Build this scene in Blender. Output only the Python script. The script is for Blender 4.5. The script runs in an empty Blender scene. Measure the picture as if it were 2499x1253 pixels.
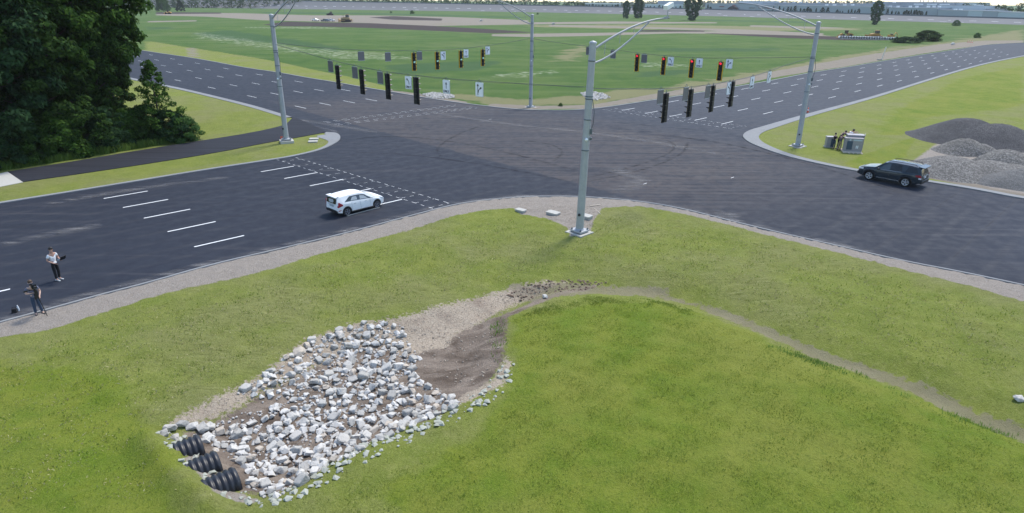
import bpy, bmesh, math, random
import numpy as np
from mathutils import Vector, Matrix
from mathutils.geometry import tessellate_polygon
rnd = random.Random(7); nrng = np.random.default_rng(7)
SC = bpy.context.scene; COL = SC.collection
R = math.radians
# ------------------------------------------------------------------ camera
FPX, PITCH, ROLL, CAMH = 1546.1, 0.370718, 0.0079552, 14.25
CX, CY = 1249.5, 602.52
_F = np.array([0, math.cos(PITCH), -math.sin(PITCH)]); _U0 = np.array([0, math.sin(PITCH), math.cos(PITCH)]); _R0 = np.array([1., 0, 0])
_R = _R0 * math.cos(ROLL) + _U0 * math.sin(ROLL); _U = -_R0 * math.sin(ROLL) + _U0 * math.cos(ROLL)
cd = bpy.data.cameras.new('camera'); cam = bpy.data.objects.new('camera', cd); COL.objects.link(cam)
cd.sensor_width = 36; cd.lens = FPX / 2499 * 36; cd.shift_y = -(626.5 - CY) / 2499
cd.clip_start = 0.5; cd.clip_end = 20000
M_ = Matrix.Identity(4)
for i in range(3):
    M_[i][0] = _R[i]; M_[i][1] = _U[i]; M_[i][2] = -_F[i]
M_[2][3] = CAMH
cam.matrix_world = M_
SC.camera = cam
# ------------------------------------------------------------------ light
world = bpy.data.worlds.new('World'); SC.world = world; world.use_nodes = True
nt = world.node_tree; bg = nt.nodes['Background']
sky = nt.nodes.new('ShaderNodeTexSky'); sky.sky_type = 'NISHITA'; sky.sun_disc = False
SUN_EL, SUN_AZ = 58, 35          # azimuth clockwise from +Y
sky.sun_elevation = R(SUN_EL); sky.sun_rotation = R(SUN_AZ); sky.air_density = 1.0; sky.dust_density = .6; sky.ozone_density = 1.0
nt.links.new(sky.outputs[0], bg.inputs[0]); bg.inputs[1].default_value = 0.10
sl = bpy.data.lights.new('sun', 'SUN'); sl.energy = 1.5; sl.angle = R(13); sl.color = (1, .94, .84)
so = bpy.data.objects.new('sun', sl); COL.objects.link(so)
sd_ = Vector((math.sin(R(SUN_AZ)) * math.cos(R(SUN_EL)), math.cos(R(SUN_AZ)) * math.cos(R(SUN_EL)), math.sin(R(SUN_EL))))
so.rotation_euler = sd_.to_track_quat('Z', 'Y').to_euler()
SC.view_settings.view_transform = 'Standard'; SC.view_settings.look = 'None'; SC.view_settings.exposure = 1.42; SC.view_settings.gamma = 1
SC.cycles.max_bounces = 6; SC.cycles.transparent_max_bounces = 12
# ------------------------------------------------------------------ survey helpers: measured photo points -> ground coordinates
def ray(px, py):
    return _F + (px - CX) / FPX * _R - (py - CY) / FPX * _U
def G(px, py, z=0.0):
    d = ray(px, py); t = (z - CAMH) / d[2]
    return Vector((d[0] * t, d[1] * t, z))
def GP(l, z=0.0): return [G(a, b, z) for a, b in l]
def on_plane(px, py, A, B):
    """point where a sight line meets the vertical plane through A and B (a span wire)"""
    d = ray(px, py); n = np.array([-(B[1] - A[1]), B[0] - A[0], 0.0]); t = (A[0] * n[0] + A[1] * n[1]) / (d @ n)
    return Vector((d[0] * t, d[1] * t, CAMH + d[2] * t))
def at_depth(px, py, dist):
    d = ray(px, py); t = dist / math.hypot(d[0], d[1]); return Vector((d[0] * t, d[1] * t, CAMH + d[2] * t))
def sstep(a, b, x):
    t = np.clip((x - a) / (b - a), 0, 1); return t * t * (3 - 2 * t)
def seg_dist(X, Y, P, closed=True):
    D = np.full(X.shape, 1e9); n = len(P)
    for i in range(n if closed else n - 1):
        ax, ay = P[i][0], P[i][1]; bx, by = P[(i + 1) % n][0], P[(i + 1) % n][1]
        dx, dy = bx - ax, by - ay; L2 = dx * dx + dy * dy + 1e-12
        t = np.clip(((X - ax) * dx + (Y - ay) * dy) / L2, 0, 1)
        D = np.minimum(D, np.hypot(X - ax - t * dx, Y - ay - t * dy))
    return D
def inside(X, Y, P):
    c = np.zeros(X.shape, bool); n = len(P)
    for i in range(n):
        x0, y0 = P[i][0], P[i][1]; x1, y1 = P[(i + 1) % n][0], P[(i + 1) % n][1]
        if y0 == y1: continue
        k = ((y0 > Y) != (y1 > Y)) & (X < (x1 - x0) * (Y - y0) / (y1 - y0) + x0); c ^= k
    return c
def sdf(X, Y, P):
    """signed distance, positive inside, only worked out near the polygon"""
    P = [(p[0], p[1]) for p in P]; xs = [p[0] for p in P]; ys = [p[1] for p in P]; m = 12
    out = np.full(X.shape, -99.0)
    k = (X > min(xs) - m) & (X < max(xs) + m) & (Y > min(ys) - m) & (Y < max(ys) + m)
    if k.any():
        d = seg_dist(X[k], Y[k], P); out[k] = np.where(inside(X[k], Y[k], P), d, -d)
    return out
# ------------------------------------------------------------------ materials
def srgb(r, g, b):
    f = lambda c: (c / 255 / 12.92) if c <= 10 else ((c / 255 + .055) / 1.055) ** 2.4
    return (f(r), f(g), f(b))
class NB:
    """small node-graph builder"""
    def __init__(s, name):
        s.m = bpy.data.materials.new(name); s.m.use_nodes = True; s.t = s.m.node_tree; s.p = s.t.nodes['Principled BSDF']; s.out = s.t.nodes['Material Output']
        s.geo = s.t.nodes.new('ShaderNodeNewGeometry'); s.tc = s.t.nodes.new('ShaderNodeTexCoord')
    def n(s, k, **kw):
        o = s.t.nodes.new(k)
        for a, v in kw.items(): setattr(o, a, v)
        return o
    def set(s, i, v):
        if isinstance(v, bpy.types.NodeSocket): s.t.links.new(v, i)
        elif isinstance(v, tuple) and len(v) == 3 and i.type == 'RGBA': i.default_value = (*v, 1)
        else: i.default_value = v
    def noise(s, scale, detail=4, rough=.55, vec=None, stretch=None, dist=0.0, rot=0.0, color=False):
        v = vec or s.geo.outputs['Position']
        if stretch or rot:
            mp = s.n('ShaderNodeMapping'); s.set(mp.inputs[0], v); mp.inputs['Rotation'].default_value = (0, 0, rot)
            if stretch: mp.inputs['Scale'].default_value = stretch
            v = mp.outputs[0]
        o = s.n('ShaderNodeTexNoise'); s.set(o.inputs['Vector'], v); o.inputs['Scale'].default_value = scale; o.inputs['Detail'].default_value = detail; o.inputs['Roughness'].default_value = rough; o.inputs['Distortion'].default_value = dist
        return o.outputs['Color' if color else 0]
    def voro(s, scale, vec=None, feature='F1', out='Distance', rand=1.0):
        o = s.n('ShaderNodeTexVoronoi', feature=feature); s.set(o.inputs['Vector'], vec or s.geo.outputs['Position']); o.inputs['Scale'].default_value = scale; o.inputs['Randomness'].default_value = rand
        return o.outputs[out]
    def ramp(s, x, a, b, lo=0.0, hi=1.0):
        o = s.n('ShaderNodeMapRange'); o.interpolation_type = 'SMOOTHSTEP'; s.set(o.inputs[0], x)
        for i, v in enumerate((a, b, lo, hi)): s.set(o.inputs[i + 1], v)
        return o.outputs[0]
    def math(s, op, a, b=0.0, c=None):
        o = s.n('ShaderNodeMath', operation=op); s.set(o.inputs[0], a); s.set(o.inputs[1], b)
        if c is not None: s.set(o.inputs[2], c)
        return o.outputs[0]
    def mix(s, f, a, b, blend='MIX'):
        o = s.n('ShaderNodeMix', data_type='RGBA', blend_type=blend); s.set(o.inputs[0], f); s.set(o.inputs[6], a); s.set(o.inputs[7], b)
        return o.outputs[2]
    def attr(s, name):
        o = s.n('ShaderNodeAttribute', attribute_name=name); return o.outputs['Fac']
    def objrand(s): return s.n('ShaderNodeObjectInfo').outputs['Random']
    def bump(s, h, strength=.5, dist=.05, prev=None):
        o = s.n('ShaderNodeBump'); s.set(o.inputs['Height'], h); o.inputs['Strength'].default_value = strength; o.inputs['Distance'].default_value = dist
        if prev: s.set(o.inputs['Normal'], prev)
        s.set(s.p.inputs['Normal'], o.outputs[0]); return o.outputs[0]
    def fin(s, col, rough=.9, metal=0.0, spec=.5):
        s.set(s.p.inputs['Base Color'], col); s.set(s.p.inputs['Roughness'], rough); s.set(s.p.inputs['Metallic'], metal); s.set(s.p.inputs['Specular IOR Level'], spec); return s.m
def simple(name, c, rough=.6, metal=0.0, var=.18, scale=6.0, bump=0.0, spec=.5):
    b = NB(name); v = b.tc.outputs['Object']
    n = b.noise(scale, 5, .6, vec=v)
    lo = tuple(x * (1 - var) for x in c); hi = tuple(min(1, x * (1 + var)) for x in c)
    if bump: b.bump(n, bump, .02)
    return b.fin(b.mix(n, lo, hi), rough, metal, spec)
M = {}
M['galv'] = simple('galvanised_steel', (.375, .39, .41), .5, .15, .22, 2.5)
M['galv_dark'] = simple('weathered_steel', (.12, .145, .165), .55, .35, .2, 3)
M['black'] = simple('black_housing', (.010, .010, .013), .45, 0, .3)
M['rubber'] = simple('tyre_rubber', (.012, .012, .013), .85, 0, .3, 20)
M['white_paint'] = simple('white_car_cloth', (.80, .82, .83), .55, 0, .05, 3)
M['suv_paint'] = simple('dark_blue_grey_paint', (.030, .040, .050), .2, .2, .08, 3)
M['chrome'] = simple('bright_metal', (.62, .64, .66), .25, .9, .1)
M['rimm'] = simple('alloy', (.52, .54, .57), .35, .6, .1)
M['rim_grey'] = simple('grey_alloy', (.22, .23, .27), .4, .5, .2)
M['glass_dark'] = simple('tinted_glass', (.012, .014, .018), .08, 0, .2, 3, spec=.45)
M['glass_mid'] = simple('side_glass', (.045, .06, .07), .08, 0, .2, 3, spec=.8)
M['glass_pale'] = simple('printed_window', (.36, .40, .42), .3, 0, .3, 5)
M['red_lamp'] = simple('red_lens', (.32, .02, .03), .25, 0, .2)
M['clear_lamp'] = simple('clear_lens', (.75, .76, .78), .15, 0, .1)
M['concrete'] = simple('concrete', (.32, .32, .30), .9, 0, .18, 9, .2)
M['concrete_pale'] = simple('pale_concrete', (.44, .43, .39), .9, 0, .15, 9, .2)
M['marking'] = simple('white_road_paint', (.78, .79, .78), .7, 0, .12, 14)
M['yellow_tape'] = simple('yellow_border', (.85, .48, .02), .5, 0, .1)
M['sign_white'] = simple('sign_sheeting', (.84, .86, .88), .5, 0, .05)
M['sign_back'] = simple('bare_aluminium_back', (.17, .165, .17), .55, .2, .1)
M['sign_edge'] = simple('aluminium_edge', (.40, .45, .50), .4, .6, .1)
M['ink'] = simple('black_legend', (.012, .012, .014), .6, 0, .1)
M['cable'] = simple('steel_cable', (.09, .10, .11), .6, .2, .2)
M['cat'] = simple('construction_yellow', (.42, .22, .04), .55, 0, .25, 2)
M['cat_tan'] = simple('dusty_yellow', (.40, .27, .13), .7, 0, .3, 2)
M['steel_dark'] = simple('muddy_steel', (.035, .028, .028), .8, .1, .4, 2)
M['truck_white'] = simple('white_truck_paint', (.75, .76, .77), .3, 0, .05)
M['truck_blue'] = simple('grey_blue_truck_paint', (.10, .13, .18), .3, .2, .1)
M['skin'] = simple('skin', (.42, .24, .18), .55, 0, .08)
M['skin_pale'] = simple('pale_skin', (.52, .34, .27), .55, 0, .08)
M['hair'] = simple('dark_hair', (.012, .009, .008), .6, 0, .3, 30)
M['hair_brown'] = simple('brown_hair', (.07, .04, .022), .6, 0, .3, 30)
M['cl_white'] = simple('white_cotton', (.74, .75, .77), .9, 0, .08, 9, .1)
M['cl_black'] = simple('black_cloth', (.010, .009, .011), .9, 0, .3, 9, .1)
M['cl_grey'] = simple('grey_blue_cotton', (.13, .14, .20), .9, 0, .15, 9, .1)
M['cl_dkgrey'] = simple('dark_grey_cotton', (.085, .075, .085), .9, 0, .15, 9, .1)
M['cl_jeans'] = simple('blue_denim', (.03, .05, .09), .9, 0, .25, 9, .1)
M['cl_khaki'] = simple('khaki_cotton', (.30, .24, .16), .9, 0, .15, 9, .1)
M['shoe'] = simple('pale_grey_shoe', (.45, .47, .48), .8, 0, .2, 20)
M['shoe_dark'] = simple('dark_shoe', (.02, .02, .022), .8, 0, .2, 20)
M['cab_grey'] = simple('cabinet_aluminium', (.30, .29, .31), .5, .25, .12, 3)
M['cab_light'] = simple('cabinet_pale_panel', (.45, .52, .56), .5, .1, .1)
M['cab_slate'] = simple('slate_panel', (.055, .085, .12), .6, .1, .1)
M['orange'] = simple('safety_orange', (.70, .10, .04), .6, 0, .1)
M['wood'] = simple('weathered_lath', (.60, .52, .42), .9, 0, .2, 20)
M['bottle'] = simple('clear_bottle', (.62, .66, .70), .15, 0, .1)
M['hdpe'] = simple('black_corrugated_plastic', (.014, .015, .020), .42, 0, .35, 4)
M['pipe_concrete'] = simple('new_pipe_concrete', (.66, .65, .62), .9, 0, .1, 5); M['pvc'] = simple('cream_post', (.70, .66, .55), .6, 0, .08)
M['wall_metal'] = simple('grey_metal_cladding', (.33, .37, .41), .6, .1, .08, .05)
M['wall_pale'] = simple('pale_metal_cladding', (.46, .52, .56), .6, .1, .08, .05)
M['roof_grey'] = simple('grey_roofing', (.27, .31, .345), .8, 0, .12, .03)
M['maroon'] = simple('maroon_canopy', (.028, .014, .022), .6, 0, .1, 1)
M['sign_red'] = simple('dull_red_sign', (.22, .07, .09), .6, 0, .1, 1)
M['white_metal'] = simple('white_sheet_metal', (.78, .80, .80), .5, 0, .06, 1)
def emis(name, c, s):
    b = NB(name); b.p.inputs['Base Color'].default_value = (*c, 1); b.p.inputs['Emission Color'].default_value = (*c, 1); b.p.inputs['Emission Strength'].default_value = s; return b.m
M['lit_red'] = emis('lit_red_lens', (.80, .02, .05), .45)
M['lit_green'] = emis('lit_green_lens', (.25, .50, .45), .25)
# asphalt
AZA = R(43.6)      # direction of the road the white car is on
ca, sa = math.cos(AZA), math.sin(AZA)
def asphalt():
    b = NB('asphalt'); P = b.geo.outputs['Position']
    sep = b.n('ShaderNodeSeparateXYZ'); b.set(sep.inputs[0], P); X, Y = sep.outputs[0], sep.outputs[1]
    u = b.math('ADD', b.math('MULTIPLY', X, ca), b.math('MULTIPLY', Y, sa))        # along A
    v = b.math('ADD', b.math('MULTIPLY', X, -sa), b.math('MULTIPLY', Y, ca))       # across A
    fine = b.noise(45, 3, .7); mid = b.noise(1.2, 5, .6); big = b.noise(.09, 3, .5)
    sA = b.noise(1.0, 5, .62, stretch=(.06, 1.5, 1), rot=-AZA)      # streaks along A
    sB = b.noise(1.0, 5, .62, stretch=(1.5, .06, 1), rot=-AZA + R(0))
    fresh, worn, dusty = (.0115, .0160, .0285), (.031, .038, .054), (.062, .053, .052)
    # older paving east of the junction, fresh paving to the west
    east = b.ramp(u, 46.0, 90.0)
    c = b.mix(east, fresh, worn)
    se = b.math('MULTIPLY', b.ramp(v, 12.0, -4.0), b.ramp(u, 38.0, 52.0))
    c = b.mix(b.math('MULTIPLY', se , .62), c, (.024, .037, .066))
    # dusty junction band, edges follow the paving joints
    un = b.math('ADD', u, b.math('MULTIPLY', b.math('SUBTRACT', mid, .5), 1.6))
    vn = b.math('ADD', v, b.math('MULTIPLY', b.math('SUBTRACT', mid, .5), 5.0))
    band = b.math('MULTIPLY', b.ramp(un, U0 - .25, U0 + .25), b.ramp(un, U1 + 6, U1 - 4))
    band = b.math('MULTIPLY', band, b.math('MULTIPLY', b.ramp(vn, V0, V0 + 14), b.ramp(vn, V1 + 6, V1 - 8)))
    dust = b.math('MULTIPLY', band, b.ramp(b.math('ADD', b.math('MULTIPLY', sA, .60), b.math('MULTIPLY', b.noise(.55, 5, .6, dist=2.5), .40)), .36, .60, .12, 1.0))
    c = b.mix(b.math('MULTIPLY', dust, .95), c, dusty)
    c = b.mix(b.math('MULTIPLY', b.ramp(sA, .54, .72), .30), c, (.080, .074, .076))
    c = b.mix(b.ramp(sA, .46, .28, 0, .45), c, (.011, .013, .020))
    c = b.mix(b.math('MULTIPLY', b.ramp(big, .35, .7), .25), c, (.020, .024, .038))
    seam = b.math('PINGPONG', v, 1.83); c = b.mix(b.math('MULTIPLY', b.math('MULTIPLY', b.ramp(seam, .06, .02), b.math('SUBTRACT', 1.0, band)), b.ramp(mid, .40, .60, .1, .55)), c, (.008, .009, .013))
    rut = b.math('PINGPONG', b.math('ADD', v, .95), .915); c = b.mix(b.math('MULTIPLY', b.ramp(rut, .55, .85), b.ramp(sA, .35, .65, .05, .32)), c, (.050, .050, .056))
    c = b.mix(b.math('MULTIPLY', b.ramp(fine, .5, .85), .35), c, (.085, .086, .095))
    b.bump(fine, .35, .01)
    return b.fin(c, b.ramp(mid, .3, .7, .78, .92), 0, .35)
_ax = lambda p: (p[0] * ca + p[1] * sa, -p[0] * sa + p[1] * ca)
U0 = (_ax(G(875, 316))[0] + _ax(G(1413, 438))[0]) / 2; U1 = (_ax(G(1480, 300))[0] + _ax(G(1850, 372))[0]) / 2
V1 = _ax(G(700, 250))[1]; V0 = _ax(G(1800, 440))[1] - 10
M['asphalt'] = asphalt()
def path_mat():
    b = NB('path_asphalt'); f = b.noise(40, 3, .7); s = b.noise(1, 5, .6, stretch=(.08, 2.0, 1), rot=-AZA)
    c = b.mix(b.ramp(s, .3, .75), (.010, .0115, .018), (.023, .025, .035)); c = b.mix(b.math('MULTIPLY', b.ramp(f, .5, .85), .3), c, (.11, .11, .12)); b.bump(f, .3, .01)
    return b.fin(c, .88, 0, .3)
M['path'] = path_mat()
def kerb_mat():
    b = NB('kerb_concrete'); f = b.noise(30, 4, .7); m = b.noise(1.5, 6, .65); l = b.noise(.25, 3, .5)
    c = b.mix(m, (.175, .18, .185), (.285, .29, .285)); c = b.mix(b.ramp(l, .35, .7, 0, .5), c, (.26, .27, .28)); c = b.mix(b.ramp(f, .5, .8, 0, .4), c, (.20, .20, .20)); b.bump(f, .3, .01)
    return b.fin(c, .92, 0, .3)
M['kerb'] = kerb_mat()
def track_mat():
    b = NB('track_concrete'); m = b.noise(.03, 5, .6); s = b.noise(.02, 4, .6, stretch=(.2, 1, 1))
    return b.fin(b.mix(m, (.135, .138, .140), (.185, .185, .188)), .9, 0, .2)
M['track'] = track_mat()
def ground_mat():
    b = NB('ground_cover'); P = b.geo.outputs['Position']
    def edge(a, n, amt=.55): return b.ramp(b.math('ADD', b.attr(a), b.math('MULTIPLY', b.math('SUBTRACT', n, .5), amt)), .42, .62)
    nf = b.noise(22, 4, .7); nm = b.noise(3.2, 5, .62); nl = b.noise(.55, 5, .6); nx = b.noise(.13, 4, .6); nfar = b.noise(.03, 4, .6)
    blade = b.noise(5.0, 6, .72, stretch=(1, .6, 1), dist=1.8); dim = b.noise(2.6, 5, .75, dist=2.2)
    # verge: sparse hydroseeded turf, yellow green
    vg = b.mix(b.ramp(nl, .3, .7), (0.198, 0.228, 0.0432), (0.1464, 0.1872, 0.0288))
    vg = b.mix(b.ramp(nm, .48, .75, 0, .55), vg, (0.27, 0.276, 0.0864))
    vg = b.mix(b.ramp(nx, .40, .64, 0, .75), vg, (0.204, 0.2064, 0.0792))
    vg = b.mix(b.ramp(blade, .47, .30, 0, .70), vg, (0.09, 0.1056, 0.0168))
    n10 = b.noise(11, 4, .7, dist=1.2); vg = b.mix(b.ramp(n10, .46, .30, 0, .65), vg, (0.072, 0.0936, 0.0144)); vg = b.mix(b.ramp(n10, .56, .72, 0, .45), vg, (0.324, 0.336, 0.108)); vg = b.mix(b.ramp(nf, .50, .72, 0, .55), vg, (0.336, 0.348, 0.12))
    vg = b.mix(b.ramp(dim, .44, .30, 0, .60), vg, (0.102, 0.126, 0.0216)); vg = b.mix(b.ramp(dim, .58, .74, 0, .40), vg, (0.336, 0.348, 0.12))
    row_ = b.noise(1.0, 4, .6, stretch=(.9, 7.5, 1), rot=R(35)); vg = b.mix(b.math('MULTIPLY', b.ramp(row_, .46, .32), b.ramp(nx, .45, .60, .05, .55)), vg, (.085, .100, .020)); vg = b.mix(b.math('MULTIPLY', b.ramp(row_, .56, .70), b.ramp(nx, .45, .60, .05, .45)), vg, (.34, .34, .15))
    # lush turf
    lu = b.mix(b.ramp(nl, .3, .7), (0.1163, 0.18, 0.01378), (0.1847, 0.2184, 0.02755))
    lu = b.mix(b.ramp(nx, .40, .66, 0, .7), lu, (0.2189, 0.228, 0.0433))
    lu = b.mix(b.ramp(blade, .50, .32, 0, .6), lu, (0.07524, 0.1104, 0.01181))
    lu = b.mix(b.ramp(n10, .46, .30, 0, .65), lu, (0.05198, 0.0936, 0.007872)); lu = b.mix(b.ramp(n10, .56, .72, 0, .4), lu, (0.2736, 0.3, 0.05904)); lu = b.mix(b.ramp(nf, .50, .72, 0, .45), lu, (0.301, 0.312, 0.08856))
    lu = b.mix(b.ramp(dim, .45, .30, 0, .6), lu, (0.07524, 0.126, 0.01181)); lu = b.mix(b.ramp(dim, .58, .74, 0, .35), lu, (0.2873, 0.3, 0.06888))
    # meadow
    md = b.mix(b.ramp(nx, .32, .68), (.042, .102, .013), (.080, .136, .022))
    md = b.mix(b.ramp(nl, .4, .75, 0, .5), md, (.045, .100, .026))
    md = b.mix(b.ramp(nfar, .45, .70, 0, .6), md, (.115, .150, .046))
    md = b.mix(b.ramp(nm, .52, .75, 0, .55), md, (.15, .185, .065)); md = b.mix(b.ramp(dim, .46, .30, 0, .6), md, (.030, .075, .018)); md = b.mix(b.ramp(b.noise(.09, 5, .6, stretch=(.35, 1.6, 1)), .48, .70, 0, .55), md, (.125, .165, .052))
    c = b.mix(edge('lush', nl, .7), vg, lu); c = b.mix(edge('meadow', nl, .3), c, md)
    c = b.mix(b.math('MULTIPLY', edge('deep', nx, 1.1), .7), c, (.035, .085, .030))
    c = b.mix(b.math('MULTIPLY', edge('dry', nx, 1.1), .7), c, b.mix(nm, (.20, .185, .09), (.27, .23, .13)))
    c = b.mix(b.math('MULTIPLY', b.math('MULTIPLY', edge('weed', nx, 1.2), b.ramp(nl, .44, .62)), .55), c, (.40, .42, .30))
    tan = b.mix(nl, (.185, .158, .122), (.285, .250, .200)); c = b.mix(edge('tan', nl, .6), c, tan)
    c = b.mix(edge('earth', nl, .6), c, b.mix(nm, (.034, .025, .022), (.066, .048, .041)))
    gv = b.mix(nm, (.225, .190, .155), (.350, .310, .262)); gv = b.mix(b.ramp(nf, .45, .75, 0, .75), gv, (.42, .40, .39)); gv = b.mix(b.ramp(nf, .45, .28, 0, .7), gv, (.08, .075, .075))
    c = b.mix(edge('gravel', nm, .5), c, gv)
    mud = b.mix(b.ramp(b.noise(.9, 6, .65, stretch=(.6, 1.3, 1), rot=-R(28), dist=1.0), .3, .7), (.120, .090, .068), (.300, .245, .195)); mud = b.mix(b.ramp(nf, .58, .8, 0, .3), mud, (.33, .29, .25))
    c = b.mix(edge('mud', b.noise(6, 5, .65), .8), c, mud)
    crack = b.voro(5.5, feature='DISTANCE_TO_EDGE'); pl = b.mix(nm, (.36, .29, .215), (.50, .43, .34)); pl = b.mix(b.ramp(crack, .05, .0, 0, .7), pl, (.13, .10, .075)); pl = b.mix(b.ramp(nl, .5, .7, 0, .6), pl, (.25, .19, .145))
    c = b.mix(edge('pale', b.noise(7, 5, .65), 1.1), c, pl)
    c = b.mix(b.math('MULTIPLY', edge('silt', b.math('ADD', b.math('MULTIPLY', nl, .5), b.math('MULTIPLY', nm, .5)), 2.2), .72), c, b.mix(nl, (.180, .150, .095), (.300, .260, .200)))
    h = b.math('ADD', b.math('MULTIPLY', nf, .35), b.math('MULTIPLY', blade, .9))
    h = b.math('ADD', b.math('ADD', h, b.math('MULTIPLY', nm, .6)), b.math('MULTIPLY', n10, .8))
    b.bump(h, .9, .09)
    return b.fin(c, .95, 0, .15)
M['ground'] = ground_mat()
def gravel_mat(name, a, c2, sc):
    b = NB(name); v = b.voro(sc, out='Color'); sp = b.n('ShaderNodeSeparateColor'); b.set(sp.inputs[0], v); n = b.noise(.5, 4, .6); d = b.voro(sc)
    c = b.mix(sp.outputs[0], a, c2); c = b.mix(b.ramp(n, .35, .7, 0, .4), c, tuple(x * .6 for x in a)); c = b.mix(b.ramp(d, .25, .6, 0, .6), c, tuple(x * .35 for x in a)); b.bump(d, .7, .06)
    return b.fin(c, .95, 0, .2)
M['gravel_dark'] = gravel_mat('dark_aggregate', (.095, .094, .098), (.19, .185, .185), 14)
M['gravel_light'] = gravel_mat('grey_aggregate', (.17, .162, .15), (.35, .335, .31), 9)
M['gravel_fine'] = gravel_mat('fine_grey_aggregate', (.19, .187, .18), (.29, .285, .275), 16)
def rock_mat():
    b = NB('limestone'); v = b.tc.outputs['Object']; r = b.objrand(); n = b.noise(2.2, 6, .7, vec=v); f = b.noise(12, 4, .7, vec=v)
    c = b.mix(r, (.39, .375, .34), (.64, .615, .565)); c = b.mix(b.ramp(r, .80, .90, 0, .7), c, (.44, .36, .27)); c = b.mix(b.ramp(n, .48, .68, 0, .75), c, (.22, .21, .20)); c = b.mix(b.ramp(f, .55, .8, 0, .4), c, (.75, .75, .72))
    b.bump(b.math('ADD', n, b.math('MULTIPLY', f, .4)), .7, .05); return b.fin(c, .95, 0, .2)
M['rock'] = rock_mat()
def leaf_mat(name, a, c2, tr=.25):
    b = NB(name); r = b.n('ShaderNodeNewGeometry').outputs['Random Per Island']; n = b.noise(.5, 3, .6, vec=b.tc.outputs['Object'])
    c = b.mix(r, a, c2); c = b.mix(b.ramp(n, .35, .7, 0, .45), c, tuple(x * .55 for x in a)); b.fin(c, .8, 0, .06)
    td = b.n('ShaderNodeBsdfTranslucent'); b.set(td.inputs[0], b.mix(.5, c, c2)); ms = b.n('ShaderNodeMixShader'); ms.inputs[0].default_value = tr
    b.t.links.new(b.p.outputs[0], ms.inputs[1]); b.t.links.new(td.outputs[0], ms.inputs[2]); b.t.links.new(ms.outputs[0], b.out.inputs[0]); return b.m
M['leaf_dark'] = leaf_mat('dark_oak_leaves', (.009, .028, .006), (.052, .105, .020), .22)
M['leaf_mid'] = leaf_mat('green_ash_leaves', (.014, .046, .006), (.085, .165, .028), .25)
M['leaf_blue'] = leaf_mat('blue_green_leaves', (.010, .031, .012), (.046, .098, .036), .22)
M['leaf_shrub'] = leaf_mat('willow_shrub_leaves', (.040, .105, .026), (.095, .175, .050), .3)
M['leaf_far'] = leaf_mat('cottonwood_leaves', (.045, .095, .045), (.085, .150, .075), .25)
M['needle'] = leaf_mat('conifer_needles', (.012, .030, .014), (.026, .050, .024), .1)
M['bark'] = simple('bark', (.055, .042, .032), .95, 0, .4, 6, .5)
M['blade'] = leaf_mat('grass_blades', (.13, .21, .025), (.26, .32, .07), .45)
M['blade_deep'] = leaf_mat('tall_grass_blades', (.10, .19, .03), (.21, .31, .08), .45)
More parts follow.
